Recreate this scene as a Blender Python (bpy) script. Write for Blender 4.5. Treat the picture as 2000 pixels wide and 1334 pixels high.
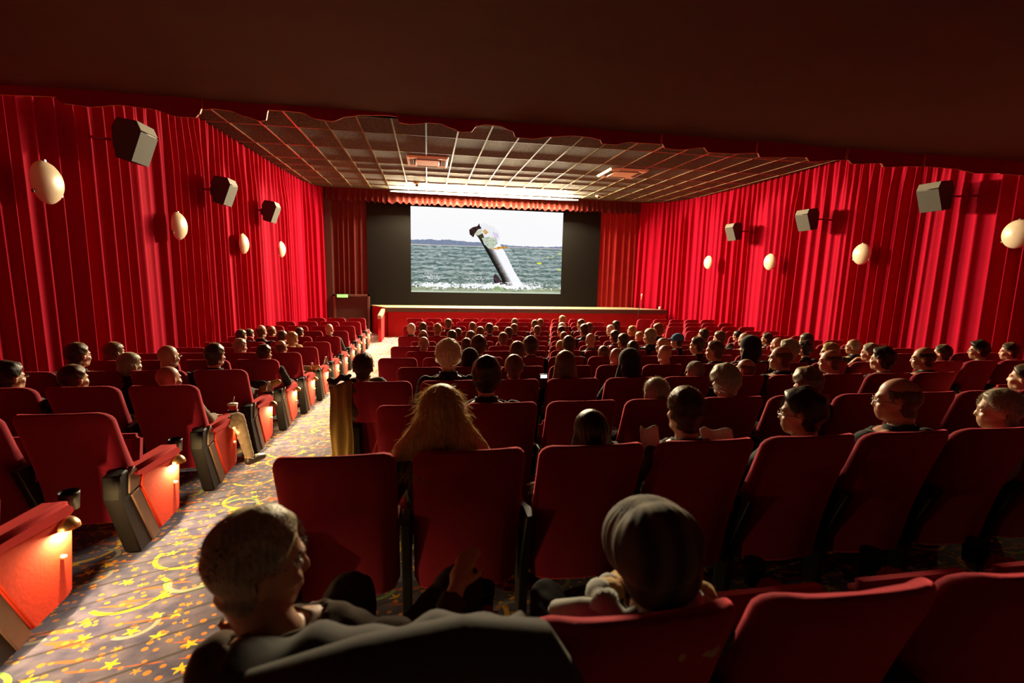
import bpy, bmesh, math, random
import numpy as np
from mathutils import Vector, Matrix, noise as mnoise

random.seed(7)
PI = math.pi
for o in list(bpy.data.objects):
    bpy.data.objects.remove(o)
scene = bpy.context.scene
COL = scene.collection

# ------------------------------------------------------------------ camera
EYE = 2.40                      # eye height above the floor in front of the stage
cam_d = bpy.data.cameras.new('camera')
cam_d.sensor_width = 36.0
cam_d.lens = 944.0 / 2000.0 * 36.0
cam_d.clip_start = 0.02
cam_d.clip_end = 100
cam_d.dof.use_dof = True
cam_d.dof.focus_distance = 6.0
cam_d.dof.aperture_fstop = 2.2
cam = bpy.data.objects.new('camera', cam_d)
COL.objects.link(cam)
R = Matrix(((0.98513982, 0.00311095, -0.17172609),
            (-0.17034387, 0.14556658, -0.97457341),
            (0.02196573, 0.98934357, 0.14393337)))
# the +Y axis of the room runs from the camera towards the screen
M4 = R.to_4x4()
M4.translation = Vector((0, 0, EYE))
cam.matrix_world = M4
scene.camera = cam

# ------------------------------------------------------------------ world, exposure
w = bpy.data.worlds.new('world')
scene.world = w
w.use_nodes = True
w.node_tree.nodes['Background'].inputs[0].default_value = (0.5, 0.25, 0.15, 1)
w.node_tree.nodes['Background'].inputs[1].default_value = 0.0
scene.view_settings.view_transform = 'Standard'
scene.view_settings.look = 'None'
scene.view_settings.gamma = 1.0
scene.view_settings.exposure = 0.0
scene.view_settings.use_curve_mapping = False

ADDED_STRIP_L = 4400.0       # glow of the batten put in above the screen to light the room
SCREEN_L = 1.02        # brightness of the projected picture
AISLE_W = 50.0          # watts of each aisle lamp

# ------------------------------------------------------------------ node helpers
def mat_new(name):
    m = bpy.data.materials.new(name)
    m.use_nodes = True
    return m, m.node_tree, m.node_tree.nodes['Principled BSDF']

def fabric(name, col, rough=0.9, sheen=0.4, var=0.15, scale=60.0, bump=0.25, sheen_tint=None):
    m, nt, b = mat_new(name)
    tc = nt.nodes.new('ShaderNodeTexCoord')
    n = nt.nodes.new('ShaderNodeTexNoise'); n.inputs['Scale'].default_value = scale
    n.inputs['Detail'].default_value = 3
    nt.links.new(tc.outputs['Object'], n.inputs['Vector'])
    n2 = nt.nodes.new('ShaderNodeTexNoise'); n2.inputs['Scale'].default_value = 3.0
    nt.links.new(tc.outputs['Object'], n2.inputs['Vector'])
    add = nt.nodes.new('ShaderNodeMath'); add.operation = 'ADD'
    nt.links.new(n.outputs[0], add.inputs[0]); nt.links.new(n2.outputs[0], add.inputs[1])
    mr = nt.nodes.new('ShaderNodeMapRange')
    mr.inputs['From Min'].default_value = 0.6; mr.inputs['From Max'].default_value = 1.4
    mr.inputs['To Min'].default_value = 1 - var; mr.inputs['To Max'].default_value = 1 + var
    nt.links.new(add.outputs[0], mr.inputs['Value'])
    mul = nt.nodes.new('ShaderNodeVectorMath'); mul.operation = 'SCALE'
    mul.inputs[0].default_value = col
    nt.links.new(mr.outputs[0], mul.inputs['Scale'])
    nt.links.new(mul.outputs[0], b.inputs['Base Color'])
    b.inputs['Roughness'].default_value = rough
    b.inputs['Specular IOR Level'].default_value = 0.2
    b.inputs['Sheen Weight'].default_value = sheen
    b.inputs['Sheen Roughness'].default_value = 0.5
    st = sheen_tint or tuple(min(1, c * 1.5 + 0.05) for c in col)
    b.inputs['Sheen Tint'].default_value = (*st, 1)
    if bump:
        bp = nt.nodes.new('ShaderNodeBump'); bp.inputs['Strength'].default_value = bump
        bp.inputs['Distance'].default_value = 0.002
        nt.links.new(n.outputs[0], bp.inputs['Height'])
        nt.links.new(bp.outputs[0], b.inputs['Normal'])
    return m

def plain(name, col, rough=0.6, metal=0.0, spec=0.5, var=0.08, scale=20.0):
    m, nt, b = mat_new(name)
    tc = nt.nodes.new('ShaderNodeTexCoord')
    n = nt.nodes.new('ShaderNodeTexNoise'); n.inputs['Scale'].default_value = scale
    nt.links.new(tc.outputs['Object'], n.inputs['Vector'])
    mr = nt.nodes.new('ShaderNodeMapRange')
    mr.inputs['From Min'].default_value = 0.3; mr.inputs['From Max'].default_value = 0.7
    mr.inputs['To Min'].default_value = 1 - var; mr.inputs['To Max'].default_value = 1 + var
    nt.links.new(n.outputs[0], mr.inputs['Value'])
    mul = nt.nodes.new('ShaderNodeVectorMath'); mul.operation = 'SCALE'
    mul.inputs[0].default_value = col
    nt.links.new(mr.outputs[0], mul.inputs['Scale'])
    nt.links.new(mul.outputs[0], b.inputs['Base Color'])
    b.inputs['Roughness'].default_value = rough
    b.inputs['Metallic'].default_value = metal
    b.inputs['Specular IOR Level'].default_value = spec
    return m

def emit(name, col, strength):
    m = bpy.data.materials.new(name); m.use_nodes = True
    nt = m.node_tree; nt.nodes.clear()
    e = nt.nodes.new('ShaderNodeEmission'); o = nt.nodes.new('ShaderNodeOutputMaterial')
    e.inputs[0].default_value = (*col, 1); e.inputs[1].default_value = strength
    nt.links.new(e.outputs[0], o.inputs[0])
    return m

M = {}
M['seat'] = fabric('seat_red_velvet', (0.20, 0.004, 0.019), sheen=1.0, sheen_tint=(0.95, 0.12, 0.14))
M['pad'] = fabric('arm_pad_red', (0.42, 0.012, 0.014), sheen=0.4, sheen_tint=(0.8, 0.08, 0.06))
M['panel_red'] = fabric('end_panel_red_cloth', (0.48, 0.030, 0.010), sheen=0.1)
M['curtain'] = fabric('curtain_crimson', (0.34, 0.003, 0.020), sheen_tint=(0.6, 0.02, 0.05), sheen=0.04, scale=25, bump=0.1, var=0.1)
M['curtain'].node_tree.nodes['Principled BSDF'].inputs['Specular IOR Level'].default_value = 0.05
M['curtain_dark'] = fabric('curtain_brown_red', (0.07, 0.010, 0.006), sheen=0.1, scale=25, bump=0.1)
M['curtain_front'] = fabric('curtain_deep_red', (0.22, 0.008, 0.008), sheen=0.2, scale=25, bump=0.1)
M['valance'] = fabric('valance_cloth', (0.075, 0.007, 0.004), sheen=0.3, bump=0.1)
M['stage_red'] = fabric('stage_front_red', (0.28, 0.008, 0.010), sheen=0.1)
M['black_cloth'] = fabric('masking_black_cloth', (0.0035, 0.003, 0.002), sheen=0.05, bump=0.1)
M['black'] = plain('black_plastic', (0.012, 0.011, 0.010), rough=0.45)
M['frame'] = plain('dark_brown_frame', (0.009, 0.006, 0.005), rough=0.65, spec=0.25)
M['strip'] = plain('brown_edge_strip', (0.13, 0.065, 0.042), rough=0.5)
M['gold'] = plain('brass_hood', (0.75, 0.45, 0.20), rough=0.3, metal=0.9)
M['knob'] = plain('brass_number_plate', (0.85, 0.75, 0.55), rough=0.35, metal=0.5)
M['bulb'] = emit('aisle_bulb', (1.0, 0.78, 0.40), 30.0)
M['wall'] = plain('dark_brown_wall', (0.055, 0.022, 0.012), rough=0.8)
M['low_ceiling'] = plain('low_ceiling_paint', (0.12, 0.058, 0.030), rough=0.75, scale=2.0)
M['pelmet'] = fabric('pelmet_crimson', (0.34, 0.006, 0.03), sheen=0.2)
M['pelmet_edge_lit'] = plain('pelmet_edge_orange_lit', (0.75, 0.22, 0.08), rough=0.6)  # orange light on the panel edges, put into their colour
M['tbar'] = plain('ceiling_grid_metal', (0.50, 0.44, 0.24), rough=0.13, metal=0.55, spec=0.9)
M['plenum'] = plain('ceiling_void', (0.02, 0.015, 0.01), rough=0.9)
M['sconce'] = plain('cream_glass', (0.80, 0.66, 0.45), rough=0.35, scale=6, var=0.06)
M['clip'] = plain('sconce_clip_metal', (0.10, 0.08, 0.06), rough=0.4, metal=0.8)
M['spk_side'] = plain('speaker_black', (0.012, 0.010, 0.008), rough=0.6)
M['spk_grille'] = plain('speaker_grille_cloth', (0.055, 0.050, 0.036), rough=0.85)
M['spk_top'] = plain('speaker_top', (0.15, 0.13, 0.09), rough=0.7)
M['badge'] = plain('speaker_badge', (0.8, 0.65, 0.4), rough=0.3, metal=0.6)
M['ac'] = plain('cream_vent', (0.70, 0.60, 0.36), rough=0.5)
M['ac_dark'] = plain('vent_slot', (0.05, 0.04, 0.03), rough=0.7)
M['stage_top'] = plain('stage_floor_wood', (0.32, 0.27, 0.16), rough=0.35)
M['stage_edge'] = plain('stage_nosing', (0.05, 0.035, 0.02), rough=0.5)
M['shoe'] = plain('shoe_leather', (0.05, 0.03, 0.02), rough=0.35)
M['shoe_tan'] = plain('tan_boot_leather', (0.42, 0.20, 0.05), rough=0.45)
M['cup'] = plain('red_paper_cup', (0.65, 0.04, 0.03), rough=0.45)
M['cup_rim'] = plain('cup_rim_white', (0.85, 0.78, 0.65), rough=0.4)
M['paper'] = plain('paper', (0.75, 0.68, 0.55), rough=0.8)
M['exit_lit'] = emit('exit_sign_green', (0.40, 1.0, 0.16), 1.8)
M['eye'] = plain('eye_white', (0.7, 0.66, 0.6), rough=0.2)
M['added_strip'] = emit('added_strip_glow', (1.0, 0.80, 0.50), ADDED_STRIP_L)
mglass, _nt, _b = mat_new('bottle_plastic')
_b.inputs['Base Color'].default_value = (0.9, 0.85, 0.78, 1); _b.inputs['Roughness'].default_value = 0.12
_b.inputs['Transmission Weight'].default_value = 0.75
M['bottle'] = mglass

def skin_mat(name, col):
    m, nt, b = mat_new(name)
    tc = nt.nodes.new('ShaderNodeTexCoord')
    n = nt.nodes.new('ShaderNodeTexNoise'); n.inputs['Scale'].default_value = 18
    nt.links.new(tc.outputs['Object'], n.inputs['Vector'])
    cr = nt.nodes.new('ShaderNodeValToRGB')
    cr.color_ramp.elements[0].color = (*[c * 0.82 for c in col], 1)
    cr.color_ramp.elements[1].color = (*col, 1)
    nt.links.new(n.outputs[0], cr.inputs[0]); nt.links.new(cr.outputs[0], b.inputs['Base Color'])
    b.inputs['Roughness'].default_value = 0.5
    b.inputs['Subsurface Weight'].default_value = 0.08
    b.inputs['Subsurface Radius'].default_value = (0.02, 0.008, 0.004)
    return m
SKIN = [skin_mat('skin_fair', (0.62, 0.34, 0.20)), skin_mat('skin_tan', (0.50, 0.26, 0.14)), skin_mat('skin_ruddy', (0.60, 0.28, 0.17))]

def hair_mat(name, col, sheen=1.0):
    m, nt, b = mat_new(name)
    tc = nt.nodes.new('ShaderNodeTexCoord')
    mp = nt.nodes.new('ShaderNodeMapping'); mp.inputs['Scale'].default_value = (140, 140, 14)
    n = nt.nodes.new('ShaderNodeTexNoise'); n.inputs['Scale'].default_value = 1.0; n.inputs['Detail'].default_value = 4
    nt.links.new(tc.outputs['Object'], mp.inputs[0]); nt.links.new(mp.outputs[0], n.inputs['Vector'])
    cr = nt.nodes.new('ShaderNodeValToRGB')
    cr.color_ramp.elements[0].position = 0.3; cr.color_ramp.elements[1].position = 0.7
    cr.color_ramp.elements[0].color = (*[c * 0.5 for c in col], 1)
    cr.color_ramp.elements[1].color = (*[min(1, c * 1.35) for c in col], 1)
    nt.links.new(n.outputs[0], cr.inputs[0]); nt.links.new(cr.outputs[0], b.inputs['Base Color'])
    b.inputs['Roughness'].default_value = 0.42
    b.inputs['Specular IOR Level'].default_value = 0.5
    b.inputs['Anisotropic'].default_value = 0.4
    b.inputs['Sheen Weight'].default_value = sheen
    b.inputs['Sheen Tint'].default_value = (*[min(1, c * 2 + k) for c, k in zip(col, (.45, .30, .14))], 1)
    bp = nt.nodes.new('ShaderNodeBump'); bp.inputs['Strength'].default_value = 0.6; bp.inputs['Distance'].default_value = 0.004
    nt.links.new(n.outputs[0], bp.inputs['Height']); nt.links.new(bp.outputs[0], b.inputs['Normal'])
    tr = nt.nodes.new('ShaderNodeBsdfTranslucent'); nt.links.new(cr.outputs[0], tr.inputs[0])
    mx = nt.nodes.new('ShaderNodeMixShader'); mx.inputs[0].default_value = 0.3
    nt.links.new(b.outputs[0], mx.inputs[1]); nt.links.new(tr.outputs[0], mx.inputs[2])
    nt.links.new(mx.outputs[0], nt.nodes['Material Output'].inputs[0])
    return m
HAIR = {'greying': hair_mat('hair_greying', (0.045, 0.032, 0.020), 0.2), 'black': hair_mat('hair_black', (0.018, 0.013, 0.010), 0.25), 'dark': hair_mat('hair_dark_brown', (0.040, 0.024, 0.014)),
        'brown': hair_mat('hair_brown', (0.13, 0.070, 0.032)), 'blond': hair_mat('hair_blond', (0.46, 0.27, 0.10)),
        'grey': hair_mat('hair_grey', (0.34, 0.28, 0.20)), 'white': hair_mat('hair_white', (0.80, 0.62, 0.40)),
        'auburn': hair_mat('hair_auburn', (0.22, 0.085, 0.035))}
CLOTH = {'black': fabric('coat_black', (0.012, 0.011, 0.010), sheen=0.25, sheen_tint=(0.3, 0.28, 0.25)),
         'dark grey': fabric('jacket_dark_grey', (0.045, 0.042, 0.038), sheen=0.3, sheen_tint=(0.3, 0.28, 0.25)),
         'dark navy': fabric('jacket_navy', (0.018, 0.024, 0.032), sheen=0.3, sheen_tint=(0.3, 0.35, 0.4)),
         'dark brown': fabric('coat_dark_brown', (0.055, 0.032, 0.018), sheen=0.3),
         'grey': fabric('sweater_grey_brown', (0.24, 0.18, 0.13), sheen=0.2),
         'tan': fabric('coat_tan', (0.40, 0.24, 0.10), sheen=0.4),
         'khaki': fabric('trousers_khaki', (0.36, 0.26, 0.17), sheen=0.2),
         'jeans': fabric('trousers_dark', (0.035, 0.030, 0.028), sheen=0.2)}
M['fur'] = fabric('fur_collar', (0.42, 0.28, 0.12), sheen=0.8, var=0.4, scale=120, bump=1.0)
M['cap_blue'] = fabric('cap_blue', (0.05, 0.14, 0.26))
M['hood_black'] = fabric('hood_black', (0.014, 0.013, 0.014), sheen=0.5, sheen_tint=(0.4, 0.38, 0.35))
M['lens'] = plain('spectacle_frame', (0.10, 0.08, 0.06), rough=0.3, metal=0.7)

def beanie_mat(name, c1, c2, axis_scale):
    m, nt, b = mat_new(name)
    tc = nt.nodes.new('ShaderNodeTexCoord')
    wv = nt.nodes.new('ShaderNodeTexWave'); wv.wave_type = 'BANDS'; wv.bands_direction = 'X'
    wv.inputs['Scale'].default_value = axis_scale; wv.inputs['Distortion'].default_value = 0.6
    nt.links.new(tc.outputs['Object'], wv.inputs['Vector'])
    cr = nt.nodes.new('ShaderNodeValToRGB')
    cr.color_ramp.elements[0].color = (*c1, 1); cr.color_ramp.elements[1].color = (*c2, 1)
    nt.links.new(wv.outputs[0], cr.inputs[0]); nt.links.new(cr.outputs[0], b.inputs['Base Color'])
    b.inputs['Roughness'].default_value = 0.9; b.inputs['Sheen Weight'].default_value = 0.15
    b.inputs['Sheen Tint'].default_value = (0.6, 0.5, 0.35, 1)
    bp = nt.nodes.new('ShaderNodeBump'); bp.inputs['Strength'].default_value = 0.8; bp.inputs['Distance'].default_value = 0.006
    nt.links.new(wv.outputs[0], bp.inputs['Height']); nt.links.new(bp.outputs[0], b.inputs['Normal'])
    return m
M['beanie'] = beanie_mat('striped_knit_beanie', (0.014, 0.011, 0.008), (0.085, 0.062, 0.036), 4.5)
M['beanie_grey'] = beanie_mat('ribbed_knit_beanie', (0.14, 0.11, 0.08), (0.30, 0.25, 0.19), 22.0)

# carpet -------------------------------------------------------------
def carpet_mat():
    m, nt, b = mat_new('patterned_carpet')
    N, L = nt.nodes.new, nt.links.new
    def math_(op, a, b_=None, c=None):
        n = N('ShaderNodeMath'); n.operation = op
        for i, v in enumerate((a, b_, c)):
            if v is None: continue
            if isinstance(v, (int, float)): n.inputs[i].default_value = v
            else: L(v, n.inputs[i])
        return n.outputs[0]
    def mix(fac, a, b_):
        n = N('ShaderNodeMix'); n.data_type = 'RGBA'
        L(fac, n.inputs[0])
        for idx, v in ((6, a), (7, b_)):
            if isinstance(v, tuple): n.inputs[idx].default_value = (*v, 1)
            else: L(v, n.inputs[idx])
        return n.outputs[2]
    tc = N('ShaderNodeTexCoord')
    sep0 = N('ShaderNodeSeparateXYZ'); L(tc.outputs['Object'], sep0.inputs[0])
    cmb = N('ShaderNodeCombineXYZ'); L(sep0.outputs[0], cmb.inputs[0]); L(sep0.outputs[1], cmb.inputs[1])
    P = cmb.outputs[0]
    def cells(scale, rnd=1.0):
        v = N('ShaderNodeTexVoronoi'); v.voronoi_dimensions = '2D'; v.inputs['Scale'].default_value = scale
        v.inputs['Randomness'].default_value = rnd
        L(P, v.inputs['Vector'])
        sub = N('ShaderNodeVectorMath'); sub.operation = 'SUBTRACT'; L(P, sub.inputs[0]); L(v.outputs['Position'], sub.inputs[1])
        s = N('ShaderNodeSeparateXYZ'); L(sub.outputs[0], s.inputs[0])
        r = math_('SQRT', math_('ADD', math_('MULTIPLY', s.outputs[0], s.outputs[0]), math_('MULTIPLY', s.outputs[1], s.outputs[1])))
        ang = math_('ARCTAN2', s.outputs[1], s.outputs[0])
        c = N('ShaderNodeSeparateColor'); L(v.outputs['Color'], c.inputs[0])
        return r, ang, c.outputs
    ns = N('ShaderNodeTexNoise'); ns.inputs['Scale'].default_value = 9; ns.inputs['Detail'].default_value = 3; L(P, ns.inputs['Vector'])
    nf = N('ShaderNodeTexNoise'); nf.inputs['Scale'].default_value = 220; L(P, nf.inputs['Vector'])
    cr = N('ShaderNodeValToRGB'); L(ns.outputs[0], cr.inputs[0])
    cr.color_ramp.elements[0].position = 0.35; cr.color_ramp.elements[0].color = (0.036, 0.034, 0.110, 1)
    cr.color_ramp.elements[1].position = 0.65; cr.color_ramp.elements[1].color = (0.125, 0.105, 0.185, 1)
    col = cr.outputs[0]
    # short red/orange dashes
    mp = N('ShaderNodeMapping'); mp.inputs['Rotation'].default_value = (0, 0, math.radians(-25)); mp.inputs['Scale'].default_value = (2.2, 16, 1)
    L(P, mp.inputs[0])
    nd = N('ShaderNodeTexNoise'); nd.inputs['Scale'].default_value = 1.0; nd.inputs['Detail'].default_value = 1; L(mp.outputs[0], nd.inputs['Vector'])
    col = mix(math_('GREATER_THAN', nd.outputs[0], 0.655), col, (0.50, 0.10, 0.02))
    # arcs
    for scale, R0, wdt, lo, cl in ((1.7, 0.17, 0.013, 0.2, None), (1.25, 0.13, 0.012, -0.4, (0.22, 0.42, 0.08)), (1.9, 0.10, 0.012, 0.5, (0.30, 0.29, 0.24))):
        r, a, c = cells(scale, 0.9)
        a2 = math_('SINE', math_('ADD', a, math_('MULTIPLY', c[0], 6.28)))
        band = math_('LESS_THAN', math_('ABSOLUTE', math_('SUBTRACT', r, R0)), wdt)
        gate = math_('GREATER_THAN', a2, lo - 0.3)
        col = mix(math_('MULTIPLY', band, gate), col, cl or (0.88, 0.52, 0.004))
    # orange dots
    r, a, c = cells(13.0, 0.8)
    col = mix(math_('LESS_THAN', r, math_('MULTIPLY_ADD', c[0], 0.006, 0.010)), col, (0.62, 0.20, 0.02))
    # stars
    for scale, size, cl in ((4.6, 0.036, (0.90, 0.58, 0.004)), (6.3, 0.022, (0.80, 0.28, 0.01))):
        r, a, c = cells(scale, 0.85)
        th = math_('FRACT', math_('ADD', math_('MULTIPLY', a, 5.0 / 6.28318), math_('ADD', c[1], 4.0)))
        tt = math_('POWER', math_('MULTIPLY', math_('ABSOLUTE', math_('SUBTRACT', th, 0.5)), 2.0), 1.7)
        rad = math_('MULTIPLY_ADD', tt, size * 0.68, size * 0.40)
        on = math_('GREATER_THAN', c[2], 0.25)
        col = mix(math_('MULTIPLY', math_('LESS_THAN', r, rad), on), col, cl)
    # dark creases running obliquely across the strip
    mp2 = N('ShaderNodeMapping'); mp2.inputs['Rotation'].default_value = (0, 0, math.radians(-27)); L(P, mp2.inputs[0])
    wv = N('ShaderNodeTexWave'); wv.bands_direction = 'Y'; wv.inputs['Scale'].default_value = 1.75; wv.inputs['Distortion'].default_value = 0.8
    wv.inputs['Detail'].default_value = 1.0
    L(mp2.outputs[0], wv.inputs['Vector'])
    line = math_('GREATER_THAN', wv.outputs[0], 0.975)
    col = mix(math_('MULTIPLY', line, 0.8), col, (0.02, 0.012, 0.015))
    L(col, b.inputs['Base Color'])
    b.inputs['Roughness'].default_value = 0.95
    b.inputs['Specular IOR Level'].default_value = 0.1
    b.inputs['Sheen Weight'].default_value = 0.2
    hs = math_('SUBTRACT', math_('MULTIPLY', nf.outputs[0], 0.3), line)
    bp = N('ShaderNodeBump'); bp.inputs['Strength'].default_value = 0.7; bp.inputs['Distance'].default_value = 0.006
    L(hs, bp.inputs['Height']); L(bp.outputs[0], b.inputs['Normal'])
    return m
M['carpet'] = carpet_mat()

def tile_mat():
    m, nt, b = mat_new('mineral_fibre_tile')
    N, L = nt.nodes.new, nt.links.new
    tc = N('ShaderNodeTexCoord')
    g = N('ShaderNodeNewGeometry')
    n = N('ShaderNodeTexNoise'); n.inputs['Scale'].default_value = 28; n.inputs['Detail'].default_value = 6; n.inputs['Roughness'].default_value = 0.7
    L(g.outputs['Position'], n.inputs['Vector'])
    oi = N('ShaderNodeObjectInfo')
    cr = N('ShaderNodeValToRGB'); L(n.outputs[0], cr.inputs[0])
    cr.color_ramp.elements[0].position = 0.38; cr.color_ramp.elements[0].color = (0.030, 0.025, 0.013, 1)
    cr.color_ramp.elements[1].position = 0.68; cr.color_ramp.elements[1].color = (0.135, 0.108, 0.060, 1)
    mr = N('ShaderNodeMapRange'); mr.inputs['To Min'].default_value = 0.8; mr.inputs['To Max'].default_value = 1.2; L(oi.outputs['Random'], mr.inputs['Value'])
    sc = N('ShaderNodeVectorMath'); sc.operation = 'SCALE'; L(cr.outputs[0], sc.inputs[0]); L(mr.outputs[0], sc.inputs['Scale'])
    L(sc.outputs[0], b.inputs['Base Color']); b.inputs['Roughness'].default_value = 0.95; b.inputs['Specular IOR Level'].default_value = 0.15
    bp = N('ShaderNodeBump'); bp.inputs['Strength'].default_value = 0.5; bp.inputs['Distance'].default_value = 0.01
    L(n.outputs[0], bp.inputs['Height']); L(bp.outputs[0], b.inputs['Normal'])
    return m
M['tile'] = tile_mat()

# ------------------------------------------------------------------ geometry helpers
def mesh_from(name, V, F, mats, smooth=False, fm=None):
    me = bpy.data.meshes.new(name)
    me.from_pydata([tuple(v) for v in V], [], [tuple(int(i) for i in f) for f in F])
    for m in (mats if isinstance(mats, (list, tuple)) else [mats]):
        me.materials.append(m)
    if fm is not None:
        me.polygons.foreach_set('material_index', np.array(fm, dtype=np.int32))
    if smooth:
        me.polygons.foreach_set('use_smooth', np.ones(len(me.polygons), dtype=bool))
    me.update()
    return me

class Geo:
    """collects shapes into one vertex/face list"""
    def __init__(s): s.V = []; s.F = []; s.m = []
    def add(s, V, F, mi=0):
        o = len(s.V); s.V += [tuple(v) for v in V]; s.F += [tuple(i + o for i in f) for f in F]; s.m += [mi] * len(F); return s
    def box(s, x0, x1, y0, y1, z0, z1, mi=0):
        V = [(x0, y0, z0), (x1, y0, z0), (x1, y1, z0), (x0, y1, z0), (x0, y0, z1), (x1, y0, z1), (x1, y1, z1), (x0, y1, z1)]
        return s.add(V, [(0, 3, 2, 1), (4, 5, 6, 7), (0, 1, 5, 4), (1, 2, 6, 5), (2, 3, 7, 6), (3, 0, 4, 7)], mi)
    def prism(s, poly, axis, a, b, mi=0):
        """extrude a 2D polygon along an axis"""
        def p(u, v, t):
            return {'x': (t, u, v), 'y': (u, t, v), 'z': (u, v, t)}[axis]
        n = len(poly)
        V = [p(u, v, a) for u, v in poly] + [p(u, v, b) for u, v in poly]
        F = [tuple(range(n))[::-1], tuple(range(n, 2 * n))] + [(i, (i + 1) % n, n + (i + 1) % n, n + i) for i in range(n)]
        return s.add(V, F, mi)
    def tube(s, pts, rad, n=10, mi=0, cap=True):
        pts = [Vector(p) for p in pts]
        rads = rad if isinstance(rad, (list, tuple)) else [rad] * len(pts)
        V = []; prev = None
        for i, p in enumerate(pts):
            d = (pts[min(i + 1, len(pts) - 1)] - pts[max(i - 1, 0)]).normalized()
            up = Vector((0, 0, 1)) if abs(d.z) < 0.9 else Vector((1, 0, 0))
            a = d.cross(up).normalized() if prev is None else (prev - d * prev.dot(d)).normalized()
            prev = a; b = d.cross(a)
            for k in range(n):
                t = 2 * PI * k / n
                V.append(p + (a * math.cos(t) + b * math.sin(t)) * rads[i])
        F = []
        for i in range(len(pts) - 1):
            for k in range(n):
                F.append((i * n + k, i * n + (k + 1) % n, (i + 1) * n + (k + 1) % n, (i + 1) * n + k))
        if cap:
            F.append(tuple(range(n))[::-1]); F.append(tuple((len(pts) - 1) * n + k for k in range(n)))
        return s.add(V, F, mi)
    def lathe(s, prof, n=24, axis='z', c=(0, 0, 0), mi=0):
        V = []; F = []
        for r, h in prof:
            for k in range(n):
                t = 2 * PI * k / n
                u, v = r * math.cos(t), r * math.sin(t)
                q = {'z': (u, v, h), 'x': (h, u, v), 'y': (u, h, v)}[axis]
                V.append((q[0] + c[0], q[1] + c[1], q[2] + c[2]))
        for i in range(len(prof) - 1):
            for k in range(n):
                F.append((i * n + k, i * n + (k + 1) % n, (i + 1) * n + (k + 1) % n, (i + 1) * n + k))
        return s.add(V, F, mi)
    def mesh(s, name, mats, smooth=False):
        me = mesh_from(name, s.V, s.F, mats, smooth, s.m)
        bm = bmesh.new(); bm.from_mesh(me); bmesh.ops.recalc_face_normals(bm, faces=bm.faces); bm.to_mesh(me); bm.free()
        return me

def bevel(me, wdt, seg=2):
    bm = bmesh.new(); bm.from_mesh(me)
    bmesh.ops.remove_doubles(bm, verts=bm.verts, dist=1e-5)
    eds = [e for e in bm.edges if len(e.link_faces) == 2 and e.calc_face_angle(0) > 0.5]
    r = bmesh.ops.bevel(bm, geom=eds, offset=wdt, segments=seg, affect='EDGES', clamp_overlap=True)
    for f in r['faces']: f.smooth = True
    bm.to_mesh(me); bm.free()
    return me

def link(name, me, parent=None, loc=None, label=None, cat=None, group=None, kind=None):
    o = bpy.data.objects.new(name, me)
    COL.objects.link(o)
    if parent: o.parent = parent
    if loc is not None: o.location = loc
    tag(o, label, cat, group, kind)
    return o

def tag(o, label=None, cat=None, group=None, kind=None):
    if label: o['label'] = label
    if cat: o['category'] = cat
    if group: o['group'] = group
    if kind: o['kind'] = kind
    return o

def thing(name, label, cat, loc=(0, 0, 0), rz=0.0, group=None, kind=None):
    o = bpy.data.objects.new(name, None); COL.objects.link(o)
    o.location = loc; o.rotation_euler = (0, 0, rz); o.empty_display_size = 0.1
    return tag(o, label, cat, group, kind)

ORD = ['first', 'second', 'third', 'fourth', 'fifth', 'sixth', 'seventh', 'eighth', 'ninth', 'tenth', 'eleventh', 'twelfth', 'thirteenth', 'fourteenth', 'fifteenth']

# ------------------------------------------------------------------ room
TOPS = [(-3.0, -.37), (.85, -.74), (1.9, -.75), (2.96, -.845), (4.02, -.935), (5.08, -1.03), (6.14, -1.12), (7.19, -1.215), (8.25, -1.305),
        (9.31, -1.375), (10.37, -1.42), (11.43, -1.44), (12.48, -1.445), (13.54, -1.45), (14.6, -1.455), (20.0, -1.455)]
def floor_z(y):
    for (a, b), (c, d) in zip(TOPS[:-1], TOPS[1:]):
        if y <= c:
            return b + (d - b) * (y - a) / (c - a) - 0.95 + EYE
    return TOPS[-1][1] - 0.95 + EYE
YBACK = 18.95
CEIL = 2.82 + EYE
LOWC = 1.57 + EYE
YP = 5.4
LW = [(-4.45, -2.5), (-4.45, 5), (-4.42, 11), (-4.33, 14), (-4.22, 16.8), (-4.08, 17.9), (-3.62, 18.85)]
RW = [(9.45, -2.5), (9.62, 5), (9.88, 10.5), (10.0, 14.5), (9.75, 17.0), (9.3, 18.2), (8.3, 18.95)]

g = Geo()
ys = [-2.6] + [a for a, b in TOPS if -2.5 < a < 19] + [19.2]
for a, b in zip(ys[:-1], ys[1:]):
    g.add([(-5, a, floor_z(a)), (10.8, a, floor_z(a)), (10.8, b, floor_z(b)), (-5, b, floor_z(b))], [(0, 1, 2, 3)])
    g.add([(-5, a, floor_z(a) - .3), (10.8, a, floor_z(a) - .3), (10.8, b, floor_z(b) - .3), (-5, b, floor_z(b) - .3)], [(0, 3, 2, 1)])
floor = link('floor', g.mesh('floor', M['carpet']), label='sloping cinema floor with purple carpet of yellow stars and arcs', kind='structure')

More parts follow.
